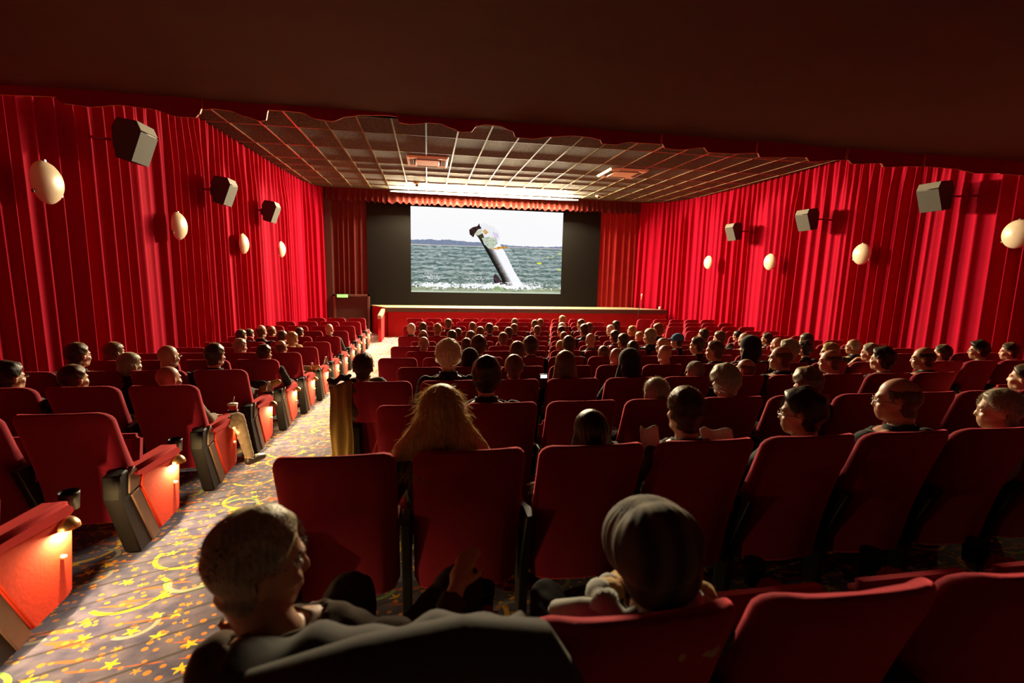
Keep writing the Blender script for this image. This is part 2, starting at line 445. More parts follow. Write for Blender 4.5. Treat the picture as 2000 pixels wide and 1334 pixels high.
def wall_strip(name, path, z1, label, mat='wall', off=0.12, sgn=1):
    V = []; F = []
    for x, y in path:
        V += [(x + sgn * off, y, floor_z(y) - 0.05), (x + sgn * off, y, z1), (x + sgn * (off + .1), y, z1), (x + sgn * (off + .1), y, floor_z(y) - 0.05)]
    for i in range(len(path) - 1):
        for k in range(4):
            F.append((i * 4 + k, i * 4 + (k + 1) % 4, i * 4 + 4 + (k + 1) % 4, i * 4 + 4 + k))
    return link(name, mesh_from(name, V, F, M[mat]), label=label, kind='structure')
wall_strip('wall_left', LW, CEIL + .1, 'dark wall behind the left curtain', sgn=-1)
wall_strip('wall_right', RW, CEIL + .1, 'dark wall behind the right curtain', sgn=1)
link('wall_front', Geo().box(-4.6, 10.4, YBACK + .1, YBACK + .25, -.1, CEIL + .1).mesh('wall_front', M['wall']), label='dark wall behind the screen', kind='structure')
link('wall_back', Geo().box(-4.8, 10.2, -2.65, -2.5, 0.6, CEIL + .1).mesh('wall_back', M['wall']), label='dark rear wall', kind='structure')

# low ceiling over the rear rows, its upstand and the wavy pelmet
g = Geo(); g.box(-4.7, 10.2, -2.6, YP + .14, LOWC, LOWC + .12)
g.box(-4.7, 10.2, YP + .02, YP + .14, LOWC, CEIL + .1)
link('trim_1', g.mesh('low_ceiling', M['low_ceiling']), label='smooth dark brown low ceiling over the rear rows', kind='structure')
PEL = [(-3.823, 1.484), (-3.375, 1.498), (-3.298, 1.437), (-3.09, 1.425), (-2.831, 1.459), (-2.571, 1.446), (-2.353, 1.392), (-2.196, 1.394), (-2.157, 1.43),
       (-2.131, 1.484), (-2.03, 1.496), (-1.893, 1.487), (-1.756, 1.445), (-1.617, 1.412), (-1.569, 1.425), (-1.546, 1.513), (-1.375, 1.516), (-1.231, 1.512),
       (-1.087, 1.46), (-.94, 1.451), (-.789, 1.506), (-.639, 1.531), (-.384, 1.545), (-.302, 1.541), (-.282, 1.492), (-.179, 1.484), (-.074, 1.497), (.005, 1.512),
       (.137, 1.512), (.244, 1.478), (.351, 1.444), (.46, 1.452), (.514, 1.507), (.623, 1.53), (.761, 1.524), (.901, 1.482), (.936, 1.421), (1.128, 1.418),
       (1.299, 1.45), (1.588, 1.48), (1.764, 1.476), (1.896, 1.457), (1.922, 1.426), (2.066, 1.424), (2.246, 1.463), (2.617, 1.465), (2.658, 1.417), (2.809, 1.41),
       (3.158, 1.454), (3.213, 1.412), (3.455, 1.416), (3.822, 1.44), (3.86, 1.39), (4.406, 1.42), (4.503, 1.425), (4.549, 1.39), (5.041, 1.434), (5.12, 1.39),
       (5.559, 1.42), (5.601, 1.385), (6.013, 1.415), (6.165, 1.42), (6.635, 1.415), (6.961, 1.38), (7.368, 1.40), (7.784, 1.40), (8.1, 1.44), (8.12, 1.39), (8.5, 1.40), (9.1, 1.43), (9.14, 1.39), (9.75, 1.42)]
PEL = [(-4.5, 1.47), (-4.2, 1.43)] + PEL
cuts = [-4.5, -3.375, -2.131, -1.546, -.302, .514, 1.896, 2.617, 3.158, 3.822, 4.503, 5.041, 5.559, 6.165, 7.368, 8.1, 9.1, 9.75]
pel = thing('pelmet', 'crimson wavy-edged pelmet hanging from the front edge of the low ceiling', 'pelmet', (0, YP, EYE))
for i, (a, b) in enumerate(zip(cuts[:-1], cuts[1:])):
    pts = [(x, z) for x, z in PEL if a - 1e-6 <= x <= b + 1e-6]
    dy = -0.03 if i % 2 else 0.0
    # smooth the hanging edge
    sm = []
    for (x0, z0), (x1, z1) in zip(pts[:-1], pts[1:]):
        for t in (0, .25, .5, .75):
            tt = t * t * (3 - 2 * t); sm.append((x0 + (x1 - x0) * t, z0 + (z1 - z0) * tt))
    sm.append(pts[-1])
    poly = [(a, 1.60)] + sm + [(b, 1.60)]
    me = Geo().prism(poly, 'y', dy - 0.012, dy + 0.012).mesh('pelmet_panel', [M['pelmet'], M['pelmet_edge_lit']])
    for p in me.polygons:
        if abs(p.normal.y) < 0.5 and p.normal.z < 0.8: p.material_index = 1  # edge faces get the painted orange light
    link('pelmet_panel', me, pel)

# ceiling: tiles in a metal grid
ceil = thing('ceiling', 'suspended ceiling of dark flecked tiles in a metal grid', None, (0, 0, CEIL), kind='structure')
link('ceiling_void', Geo().box(-4.9, 10.6, YP + .1, YBACK + .2, .10, .16).mesh('ceiling_void', M['plenum']), ceil)
XP, X0L = 0.650, -0.02
xs = [X0L + XP * i for i in range(-7, 17)]
ysl = [6.1, 7.7, 9.4, 11.04, 12.60, 14.05, 14.9, 15.70, 16.82, 17.68, 18.95]
AC1 = (-.52, .54, 12.9, 14.05); AC2 = (4.87, 5.98, 12.9, 14.05)
tile_cache = {}
for j, (ya, yb) in enumerate(zip(ysl[:-1], ysl[1:])):
    for xa in xs[:-1]:
        if xa + XP < -4.6 or xa > 10.2: continue
        if j not in tile_cache:
            h = 0.018
            me = Geo().box(.012, XP - .012, .012, yb - ya - .012, .006, .03).mesh('ceiling_tile', M['tile'])
            tile_cache[j] = me
        t = link('ceiling_tile', tile_cache[j], ceil, (xa, ya, random.uniform(0, .002)))
for xa in xs:
    link('grid_runner', Geo().box(xa - .016, xa + .016, YP + .1, YBACK, -.004, .010).mesh('grid_runner', M['tbar']), ceil)
for ya in ysl[:-1]:
    link('grid_cross_bar', Geo().box(-4.6, 10.2, ya - .013, ya + .013, -.003, .009).mesh('grid_cross_bar', M['tbar']), ceil)

for (x0, x1, y0, y1), lab in ((AC1, 'brightly lit cream ceiling air cassette nearer the screen centre'), (AC2, 'dimly lit cream ceiling air cassette nearer the right curtain')):
    t = thing('ceiling_vent', lab, 'air vent', ((x0 + x1) / 2, (y0 + y1) / 2, CEIL), group='ceiling air cassettes')
    hx, hy = (x1 - x0) / 2, (y1 - y0) / 2
    g = Geo()
    for r0, r1, z0, z1 in ((1.0, .93, 0, -.05), (.93, .66, -.05, -.035)):
        V = []
        for r, z in ((r0, z0), (r1, z1)):
            V += [(-hx * r, -hy * r, z), (hx * r, -hy * r, z), (hx * r, hy * r, z), (-hx * r, hy * r, z)]
        g.add(V, [(i, (i + 1) % 4, 4 + (i + 1) % 4, 4 + i) for i in range(4)])
    link('frame', g.mesh('frame', M['ac']), t)
    link('grille', bevel(Geo().box(-hx * .58, hx * .58, -hy * .58, hy * .58, -.06, -.02).mesh('grille', M['ac']), .01), t)
    for sx, sy in ((1, 0), (-1, 0), (0, 1), (0, -1)):
        if sx: b_ = (sx * hx * .78 - .045, sx * hx * .78 + .045, -hy * .5, hy * .5, -.052, -.03)
        else: b_ = (-hx * .5, hx * .5, sy * hy * .78 - .045, sy * hy * .78 + .045, -.052, -.03)
        link('slot', Geo().box(*b_).mesh('slot', M['ac_dark']), t)
for x, y, lab in ((-.34, 16.95, 'small round smoke detector on the ceiling left of centre'), (6.2, 17.55, 'small round smoke detector on the ceiling at right')):
    t = thing('smoke_detector', lab, 'smoke detector', (x, y, CEIL), group='smoke detectors')
    link('base', Geo().lathe([(0.001, 0), (.11, 0), (.11, -.03), (.09, -.04), (.001, -.04)], 20).mesh('base', M['ac'], True), t)
    link('sensor_head', Geo().lathe([(.06, -.04), (.055, -.09), (.03, -.10), (.001, -.10)], 16).mesh('sensor_head', M['frame'], True), t)

# ------------------------------------------------------------------ curtains
def path_pts(path, ds):
    out = []; s = 0
    P = [Vector((x, y, 0)) for x, y in path]
    # Catmull-Rom smoothing
    dense = []
    for i in range(len(P) - 1):
        p0, p1, p2, p3 = P[max(i - 1, 0)], P[i], P[i + 1], P[min(i + 2, len(P) - 1)]
        for k in range(24):
            t = k / 24
            dense.append(0.5 * ((2 * p1) + (p2 - p0) * t + (2 * p0 - 5 * p1 + 4 * p2 - p3) * t * t + (3 * p1 - p0 - 3 * p2 + p3) * t ** 3))
    dense.append(P[-1])
    acc = [0]
    for a, b in zip(dense[:-1], dense[1:]): acc.append(acc[-1] + (b - a).length)
    L = acc[-1]; n = int(L / ds); j = 0
    for i in range(n + 1):
        s = L * i / n
        while j < len(acc) - 2 and acc[j + 1] < s: j += 1
        t = (s - acc[j]) / max(1e-9, acc[j + 1] - acc[j])
        p = dense[j].lerp(dense[j + 1], t); d = (dense[j + 1] - dense[j]).normalized()
        out.append((s, p, Vector((-d.y, d.x, 0))))
    return out

def curtain(name, path, zbot, ztop, mat, label, seed, sgn, pitch=.27, amp=.085, ds=.0125, nz=18, group=None, tilt=0.0):
    pts = path_pts(path, ds)
    V = []; F = []
    for s, p, nrm in pts:
        zb = zbot(p.y) if callable(zbot) else zbot
        ph0 = 2 * PI * s / pitch + 1.9 * math.sin(s * 1.31 + seed) + 1.1 * math.sin(s * 3.3 + 2 * seed) + .5 * math.sin(s * 7.1 + seed)
        A = amp * (1.0 + .45 * math.sin(s * 2.3 + seed * 3) + .25 * math.sin(s * 5.9 + seed))
        slant = 1.8 * math.sin(s * .55 + seed) + 1.2 * math.sin(s * 1.9 + seed * 2)
        for j in range(nz + 1):
            t = j / nz
            z = zb + (ztop - zb) * t
            ph = ph0 + slant * (1 - t) * .8
            c = .5 + .5 * math.cos(ph)
            f = c ** (3.2 + 1.6 * math.sin(s * .9 + seed))
            lower = A * (f * 1.15 - .25 + .22 * math.cos(ph * .5 + seed) + .07 * math.cos(2.0 * ph + s))
            top = amp * .42 * math.cos(2 * ph0 + .8 * math.sin(s * 4)) + amp * .25 * math.cos(ph0)
            k = max(0, (t - .78) / .22); k = k * k * (3 - 2 * k)
            dd = lower * (1 - k) + top * k
            q = p + nrm * sgn * (dd + .05 + tilt * (1 - t))
            V.append((q.x, q.y, z))
    n = nz + 1
    for i in range(len(pts) - 1):
        for j in range(nz):
            F.append((i * n + j, (i + 1) * n + j, (i + 1) * n + j + 1, i * n + j + 1))
    me = mesh_from(name, V, F, mat, True)
    return link(name, me, label=label, cat='curtain', group=group)
curtain('curtain', LW, lambda y: floor_z(y) + .02, CEIL - .01, M['curtain'], 'tall crimson pleated curtain covering the whole left wall', 1.3, -1, tilt=.03)
curtain('curtain', RW, lambda y: floor_z(y) + .02, CEIL - .01, M['curtain'], 'tall crimson pleated curtain covering the whole right wall', 4.1, 1, tilt=.03)
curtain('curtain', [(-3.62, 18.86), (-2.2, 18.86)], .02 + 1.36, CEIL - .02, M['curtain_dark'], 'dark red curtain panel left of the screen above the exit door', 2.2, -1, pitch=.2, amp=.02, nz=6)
curtain('curtain', [(6.75, 18.86), (8.4, 18.86)], .9, CEIL - .02, M['curtain_front'], 'red curtain panel right of the black screen border', 3.2, -1, pitch=.24, amp=.03, nz=6)

# gathered valance over the screen
V = []; F = []
n = 760; x0, x1 = -3.6, 8.35
for i in range(n + 1):
    x = x0 + (x1 - x0) * i / n
    ph = 2 * PI * x / .22 + 1.4 * math.sin(x * 3.1) + .9 * math.sin(x * 7.7)
    c = (.5 + .5 * math.cos(ph)) ** 3
    zb = EYE + 2.36 + .035 * math.cos(ph) + .015 * math.sin(x * 5)
    for j in range(7):
        t = j / 6
        V.append((x, 18.62 - (.02 + .05 * c) * (1 - t) ** 1.5 - .015 * math.cos(ph), zb + (CEIL - .005 - zb) * t))
for i in range(n):
    for j in range(6): F.append((i * 7 + j, (i + 1) * 7 + j, (i + 1) * 7 + j + 1, i * 7 + j + 1))
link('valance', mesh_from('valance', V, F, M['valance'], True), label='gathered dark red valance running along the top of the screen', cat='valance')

# light batten put in under the ceiling, before the valance, to light the room
bt = thing('added_light_strip', 'long added light strip under the ceiling above the screen, brightening the room', 'light', (2.2, 18.42, CEIL - .01))
link('housing', Geo().prism([(-.02, -.012), (.08, -.012), (.08, -.10), (.05, -.10)], 'x', -3.55, 3.55).mesh('housing', M['frame']), bt)
for hx_ in (-3.2, 0, 3.2): link('hanger_rod', Geo().tube([(hx_, .05, -.04), (hx_, .05, .01)], .008, 8).mesh('hanger_rod', M['frame']), bt)
V = []
for q in range(29):
    u = -1 + q / 14; h_ = .05 + .95 * math.sqrt(max(0, 1 - u * u))
    V += [(3.5 * u, .013 - .022 * h_, -.057 + .030 * h_), (3.5 * u, .013 + .022 * h_, -.057 - .030 * h_)]
link('added_glow_strip', mesh_from('added_glow_strip', V, [(2 * q, 2 * q + 1, 2 * q + 3, 2 * q + 2) for q in range(28)], M['added_strip']), bt)

# ------------------------------------------------------------------ screen, border, stage
YS = 18.80
mk = thing('screen_border', 'wide black cloth border around the projection screen', 'screen border', (0, YS, EYE))
X0, X1, Z0, Z1 = -.61, 5.235, -.86, 2.30
for a in ((-2.2, X0, -1.45, 2.45), (X1, 6.78, -1.45, 2.45), (X0, X1, -1.45, Z0), (X0, X1, Z1, 2.45)):
    link('border_panel', Geo().box(a[0], a[1], -.02, .03, a[2], a[3]).mesh('border_panel', M['black_cloth']), mk)
def picture_mesh():
    nx, nz = 560, 304
    u = (np.arange(nx) + .5) / nx; v = (np.arange(nz) + .5) / nz       # v upwards
    U, Vv = np.meshgrid(u, v)
    rs = np.random.RandomState(3)
    def nz_(fx, fy, seed):
        r = np.random.RandomState(seed); g = r.rand(int(fy) + 3, int(fx) + 3)
        x = U * fx; y = Vv * fy; xi = x.astype(int); yi = y.astype(int); fx_ = x - xi; fy_ = y - yi
        fx_ = fx_ * fx_ * (3 - 2 * fx_); fy_ = fy_ * fy_ * (3 - 2 * fy_)
        return (g[yi, xi] * (1 - fx_) + g[yi, xi + 1] * fx_) * (1 - fy_) + (g[yi + 1, xi] * (1 - fx_) + g[yi + 1, xi + 1] * fx_) * fy_
    C = np.zeros((nz, nx, 3))
    # sRGB-ish colours, converted at the end
    hor = .555 - .0 * U
    sky = np.stack([.95 + .03 * Vv, .95 + .03 * Vv, .98 + 0 * Vv], -1)
    C[:] = sky
    hill = hor + .035 + .022 * np.sin(U * 5 + .6) + .012 * nz_(30, 2, 1) + .010 * nz_(90, 2, 2)
    hm = Vv < hill
    hc = np.stack([.46 + .08 * nz_(120, 60, 4), .51 + .07 * nz_(120, 60, 5), .62 + .06 * nz_(120, 60, 6)], -1)
    C[hm] = hc[hm]
    sand = (Vv < hor + .012) & (U < .12) | (Vv < hor + .006)
    C[sand] = (.86, .80, .76)
    d = np.clip((hor - Vv) / hor, 0, 1)
    wn = .5 * nz_(60, 220, 7) + .35 * nz_(28, 90, 8) + .25 * nz_(140, 300, 9)
    wn = np.clip((wn - .33) / .45, 0, 1)
    wave = np.clip(wn + .22 * np.sin(Vv * (110 - 60 * d) + 3 * nz_(10, 12, 10)), 0, 1)
    dark = np.stack([.27 + 0 * d, .36 + 0 * d, .35 - .03 * d], -1); lite = np.stack([.72 + 0 * d, .76 + 0 * d, .75 - .02 * d], -1)
    sea = dark + (lite - dark) * wave[..., None]
    sea = sea * (1 - .25 * (1 - d[..., None])) + .25 * (1 - d[..., None]) * np.array([.66, .74, .78])
    sm = Vv < hor
    C[sm] = sea[sm]
    gsw = (Vv < .062 + .012 * np.sin(U * 9)) ; 
    C[gsw] = (.56 + .2 * wave[gsw, None]) * np.array([.95, 1.0, .82])
    edge = Vv < .018
    C[edge] = np.array([.80, .85, .76])
    # splashes
    spl = np.exp(-((Vv - .085) / .045) ** 2) * (.35 + .65 * np.exp(-((U - .58) / .27) ** 2) + .5 * np.exp(-((U - .15) / .12) ** 2))
    fo = nz_(190, 120, 11) * .6 + nz_(60, 50, 12) * .5
    m_ = fo < spl * .95
    C[m_] = (.96, .97, .97)
    for cx_, cz_, rx, rz, th in ((.15, .30, .04, .06, .75), (.13, .18, .09, .07, .66), (.37, .40, .05, .08, .80), (.62, .50, .09, .12, .78), (.70, .33, .05, .2, .82), (.42, .16, .12, .08, .72), (.8, .12, .14, .04, .66)):
        e = np.exp(-((U - cx_) / rx) ** 2 - ((Vv - cz_) / rz) ** 2)
        mm = (nz_(280, 180, int(cx_ * 100)) * (.5 + .5 * e) > th) & (e > .1)
        C[mm] = (.98, .98, 1.0)
    for cx_, cz_, rx in ((.845, .375, .018), (.905, .455, .009), (.94, .465, .006), (.985, .50, .012), (.985, .30, .012)):
        mm = ((U - cx_) / rx) ** 2 + ((Vv - cz_) / (rx * .55)) ** 2 < 1
        C[mm] = (.92, .95, .25)
    # the fish: outline given along its back and belly (u, v)
    back = [(.405, .715), (.43, .67), (.455, .60), (.49, .49), (.525, .38), (.56, .27), (.585, .19), (.60, .12)]
    belly = [(.47, .79), (.53, .76), (.56, .70), (.575, .60), (.61, .50), (.645, .38), (.68, .26), (.72, .15), (.745, .10)]
    def interp(pts, v_):
        zz = np.array([p[1] for p in pts])[::-1]; xx = np.array([p[0] for p in pts])[::-1]
        return np.interp(v_, zz, xx)
    L_ = interp(back, Vv); R_ = interp(belly, Vv)
    inb = (Vv > .095) & (Vv < .74) & (U > L_) & (U < R_)
    t = np.clip((U - L_) / np.maximum(R_ - L_, 1e-3), 0, 1)
    spk = nz_(320, 220, 21)
    body = np.clip(.10 + 2.5 * (t - .16) + .45 * (spk - .5) * np.exp(-((t - .25) / .2) ** 2), .10, 1.0)
    bc = np.stack([body * .97, body * .97, body * .99], -1)
    brn = np.exp(-((t - .28) / .12) ** 2)[..., None] * .25
    bc = bc * (1 - brn) + brn * np.array([.45, .34, .24])
    C[inb] = bc[inb]
    def poly(pts, col, tex=None):
        P_ = np.array(pts); ins = np.zeros(U.shape, bool)
        j = len(P_) - 1
        for i in range(len(P_)):
            xi, yi = P_[i]; xj, yj = P_[j]
            c_ = ((yi > Vv) != (yj > Vv)) & (U < (xj - xi) * (Vv - yi) / (yj - yi + 1e-12) + xi)
            ins ^= c_; j = i
        cc = np.array(col)[None, None, :] * np.ones(U.shape)[..., None]
        if tex is not None: cc = cc * (1 + tex * (nz_(160, 100, 31)[..., None] - .5) * 2)
        C[ins] = cc[ins]
    poly([(.43, .80), (.46, .84), (.53, .80), (.565, .74), (.575, .66), (.56, .60), (.52, .62), (.47, .66), (.44, .70)], (.93, .93, .95), .03)
    poly([(.375, .70), (.372, .755), (.395, .785), (.425, .80), (.437, .835), (.442, .80), (.455, .775), (.43, .76), (.412, .72), (.40, .665)], (.20, .12, .12), .5)
    poly([(.405, .70), (.42, .74), (.45, .765), (.462, .75), (.45, .72), (.43, .69)], (.80, .82, .74), .1)
    poly([(.46, .74), (.475, .77), (.50, .73), (.478, .70)], (.82, .66, .38), .2)
    poly([(.43, .69), (.46, .72), (.475, .65), (.455, .635)], (.28, .25, .18), .6)
    poly([(.455, .66), (.50, .68), (.55, .66), (.56, .60), (.53, .54), (.50, .54), (.47, .59)], (.74, .78, .70), .15)
    poly([(.525, .74), (.56, .72), (.565, .67), (.54, .66)], (.86, .80, .90), .08)
    poly([(.52, .535), (.56, .56), (.60, .575), (.645, .545), (.60, .545), (.56, .53)], (.86, .62, .28), .3)
    poly([(.535, .20), (.55, .24), (.60, .13), (.60, .105), (.54, .12)], (.26, .20, .22), .5)
    poly([(.52, .03), (.55, .085), (.60, .095), (.61, .03)], (.62, .70, .52), .2)
    mm = (fo < .62) & (((U - .64) / .10) ** 2 + ((Vv - .10) / .035) ** 2 < 1)
    C[mm] = (1, 1, 1)
    C = np.clip(C, 0, 1)
    Cl = np.where(C <= .04045, C / 12.92, ((C + .055) / 1.055) ** 2.4)
    # grid of cells, one colour each
    gx = np.linspace(X0, X1, nx + 1); gz = np.linspace(Z0, Z1, nz + 1)
    GX, GZ = np.meshgrid(gx, gz)
    co = np.stack([GX, np.zeros_like(GX), GZ], -1).reshape(-1, 3).astype(np.float32)
    me = bpy.data.meshes.new('screen_picture')
    nv = co.shape[0]; nf = nx * nz
    I, J = np.meshgrid(np.arange(nx), np.arange(nz))
    a = (J * (nx + 1) + I).ravel()
    quads = np.stack([a, a + 1, a + nx + 2, a + nx + 1], -1).astype(np.int32).ravel()
    me.vertices.add(nv); me.vertices.foreach_set('co', co.ravel())
    me.loops.add(nf * 4); me.loops.foreach_set('vertex_index', quads)
    me.polygons.add(nf); me.polygons.foreach_set('loop_start', np.arange(nf, dtype=np.int32) * 4)
    me.update(calc_edges=True)
    at = me.color_attributes.new('picture', 'FLOAT_COLOR', 'CORNER')
    colr = np.ones((nf, 4, 4), np.float32); colr[:, :, :3] = Cl.reshape(-1, 1, 3)
    at.data.foreach_set('color', colr.ravel())
    m = bpy.data.materials.new('projected_picture'); m.use_nodes = True
    nt = m.node_tree; nt.nodes.clear()
    ca = nt.nodes.new('ShaderNodeVertexColor'); ca.layer_name = 'picture'
    e = nt.nodes.new('ShaderNodeEmission'); o = nt.nodes.new('ShaderNodeOutputMaterial'); e.inputs[1].default_value = SCREEN_L
    nt.links.new(ca.outputs[0], e.inputs[0]); nt.links.new(e.outputs[0], o.inputs[0])
    me.materials.append(m)
    return me
sc_ = thing('projection_screen', 'bright cinema screen showing a silver fish leaping out of grey sea', 'screen', (0, YS, EYE))
link('picture', picture_mesh(), sc_, (0, -.012, 0))
link('screen_back', Geo().box(X0, X1, -.008, .03, Z0, Z1).mesh('screen_back', M['spk_grille']), sc_)

# exit door and sign at the front left
d = thing('door_1', 'dark exit door in the front wall left of the screen', None, (0, 18.7, 0), kind='structure')
link('door_leaf', bevel(Geo().box(-3.34, -2.2, 0, .05, .02, 1.36).mesh('door_leaf', M['wall']), .008), d)
link('door_frame', Geo().box(-3.42, -3.34, -.03, .06, .02, 1.42).box(-2.2, -2.13, -.03, .06, .02, 1.42).box(-3.42, -2.13, -.03, .06, 1.36, 1.42).mesh('door_frame', M['strip']), d)
link('wall_panel', Geo().box(-4.2, -3.42, .02, .12, 0, CEIL).mesh('wall_panel', M['wall']), d)
t = thing('exit_sign', 'green glowing exit sign above the dark door at front left', 'exit sign', (-3.08, 18.60, EYE - 1.035))
link('housing', bevel(Geo().box(-.21, .21, 0, .07, -.075, .075).mesh('housing', M['frame']), .01), t)
link('light_panel', bevel(Geo().box(-.19, .19, -.012, 0, -.055, .055).mesh('light_panel', M['exit_lit']), .006), t)

# stage
SZ = EYE - 1.37
st = thing('stage', 'low red-fronted stage with dark nosing below the screen', 'stage', (0, 17.6, 0))
link('stage_top', Geo().add([(-1.43, 0, SZ), (9.25, 0, SZ), (8.15, 1.2, SZ), (-2.1, 1.2, SZ)] + [(-1.43, 0, SZ - .03), (9.25, 0, SZ - .03), (8.15, 1.2, SZ - .03), (-2.1, 1.2, SZ - .03)],
     [(0, 1, 2, 3), (7, 6, 5, 4), (0, 4, 5, 1), (1, 5, 6, 2), (2, 6, 7, 3), (3, 7, 4, 0)]).mesh('stage_top', M['stage_top']), st)
link('nosing', bevel(Geo().box(-1.45, 9.28, -.05, .0, SZ - .15, SZ + .005).mesh('nosing', M['stage_edge']), .01), st)
link('front_panel', Geo().box(-1.40, 9.2, .02, .06, -.02, SZ - .12).mesh('front_panel', M['stage_red']), st)
link('side_panel', Geo().add([(-1.42, .03, -.02), (-1.42, .03, SZ - .03), (-2.08, 1.24, SZ - .03), (-2.08, 1.24, -.02)], [(0, 1, 2, 3)]).mesh('side_panel', M['stage_red']), st)
t = thing('stage_wing', 'red upright panel with pale sloping rail at the left corner of the stage', 'panel', (-1.55, 16.25, 0))
link('cheek', Geo().prism([(0, -.02), (1.32, -.02), (1.32, SZ - .16), (0, SZ - .27)], 'x', -.05, .05).mesh('cheek', M['stage_red']), t)
link('rail', bevel(Geo().prism([(-.03, SZ - .27), (1.34, SZ - .16), (1.34, SZ - .04), (-.03, SZ - .15)], 'x', -.065, .065).mesh('rail', M['stage_top']), .01), t)
for i in range(0):
    link('step', Geo().box(.05, .9, .1 + i * .3, .4 + i * .3 if i < 3 else 1.32, -.01, .2 * (i + 1)).mesh('step', M['stage_edge']), t)
t = thing('microphone_stand', 'thin microphone stand before the right end of the stage', 'microphone stand', (7.85, 17.15, 0))
link('base', Geo().lathe([(.001, .0), (.14, .0), (.14, .015), (.02, .03), (.001, .03)], 20).mesh('base', M['frame'], True), t)
link('pole', Geo().tube([(0, 0, .02), (.0, 0, .95), (.10, .04, 1.45)], [.014, .012, .010], 8).mesh('pole', M['frame'], True), t)
link('microphone', Geo().tube([(.10, .04, 1.44), (.115, .045, 1.56), (.12, .05, 1.60), (.125, .05, 1.67)], [.014, .018, .036, .022], 12).mesh('microphone', M['badge'], True), t)
t = thing('drinking_cup', 'small pale cup standing on the right end of the stage', 'cup', (9.0, 17.75, SZ))
link('cup_body', Geo().lathe([(.001, 0), (.035, 0), (.045, .11), (.04, .11), (.032, .01), (.001, .01)], 16).mesh('cup_body', M['cup_rim'], True), t)

# ------------------------------------------------------------------ wall lamps and loudspeakers
def sconce_mesh():
    g = Geo().lathe([(.001, .115), (.06, .112), (.12, .098), (.17, .075), (.21, .042), (.232, .01), (.232, 0), (.20, .0), (.001, .0)], 36, 'x')
    return g.mesh('glass_dome', M['sconce'], True)
sme = sconce_mesh()
pl_me = Geo().lathe([(.001, -.06), (.06, -.06), (.06, 0), (.001, 0)], 16, 'x').mesh('wall_plate', M['clip'], True)
clip_me = Geo().box(-.005, .022, -.014, .014, .215, .245).mesh('clip', M['clip'])
sc_pos = [('L', -4.17, y * .97, z * .97) for y, z in ((6.56, .885), (9.53, .655), (12.55, .50), (15.6, .49))] + [('R', 9.50, y * .9875, z * .9875) for y, z in ((6.62, .79), (9.53, .55), (12.5, .42), (15.6, .45))]
for i, (sd, x, y, z) in enumerate(sc_pos):
    lab = '%s round cream glass wall lamp from the camera on the %s curtain' % (ORD[i % 4], 'left' if sd == 'L' else 'right')
    t = thing('wall_lamp', lab, 'wall lamp', (x, y, z + EYE), 0 if sd == 'L' else PI, 'round wall lamps on the curtains')
    link('glass_dome', sme, t); link('wall_plate', pl_me, t)
    for a in (0, 2.09, 4.19):
        c = link('clip', clip_me, t); c.rotation_euler = (a, 0, 0)
prof = [(-.02, .08), (.20, .05), (.245, -.075), (.10, -.46), (-.07, -.42), (-.09, -.05)]
def spk_part(kind):
    Ly = .42
    def quad(i, j, mi): return [(prof[i][0], 0, prof[i][1]), (prof[j][0], 0, prof[j][1]), (prof[j][0], Ly, prof[j][1]), (prof[i][0], Ly, prof[i][1])]
    g = Geo()
    if kind == 'cabinet': return bevel(Geo().prism([(a, b) for a, b in prof], 'y', 0, Ly).mesh('cabinet', M['spk_side']), .008)
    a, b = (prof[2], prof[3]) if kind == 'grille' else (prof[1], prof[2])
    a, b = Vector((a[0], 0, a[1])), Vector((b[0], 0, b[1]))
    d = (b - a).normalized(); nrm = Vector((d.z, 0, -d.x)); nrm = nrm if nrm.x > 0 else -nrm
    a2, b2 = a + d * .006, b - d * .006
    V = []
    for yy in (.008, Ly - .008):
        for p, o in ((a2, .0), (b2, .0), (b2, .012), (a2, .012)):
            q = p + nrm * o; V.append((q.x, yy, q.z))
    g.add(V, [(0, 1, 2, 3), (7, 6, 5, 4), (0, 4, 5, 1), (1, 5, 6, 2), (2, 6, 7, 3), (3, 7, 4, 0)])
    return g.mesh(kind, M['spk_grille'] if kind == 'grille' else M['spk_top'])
cab, gri, top_ = spk_part('cabinet'), spk_part('grille'), spk_part('top_panel')
bd = Geo().box(-.004, .006, .16, .25, -.012, .012).mesh('badge', M['badge'])
br = Geo().tube([(-.05, .2, -.2), (-.2, .2, -.16), (-.42, .2, -.16)], .018, 8).box(-.16, -.04, .13, .27, -.27, -.12).mesh('wall_bracket', M['clip'])
for i, (sd, x, y, z) in enumerate([('L', -3.93, 7.36, 1.78), ('L', -4.02, 10.5, 1.62), ('L', -4.00, 13.35, 1.55), ('R', 9.30, 7.55, 1.72), ('R', 9.42, 10.75, 1.62), ('R', 9.45, 13.75, 1.55)]):
    side = 'left' if sd == 'L' else 'right'
    lab = '%s black loudspeaker from the camera, bracketed high on the %s curtain' % (ORD[i % 3], side)
    t = thing('loudspeaker', lab, 'loudspeaker', (x, y, z + EYE), 0, 'wall loudspeakers')
    if sd == 'R': t.scale = (-1, 1, 1)
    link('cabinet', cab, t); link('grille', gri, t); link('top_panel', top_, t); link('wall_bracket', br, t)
    b = link('badge', bd, t); b.location = (.115, 0, -.435); b.rotation_euler = (0, math.radians(20), 0)

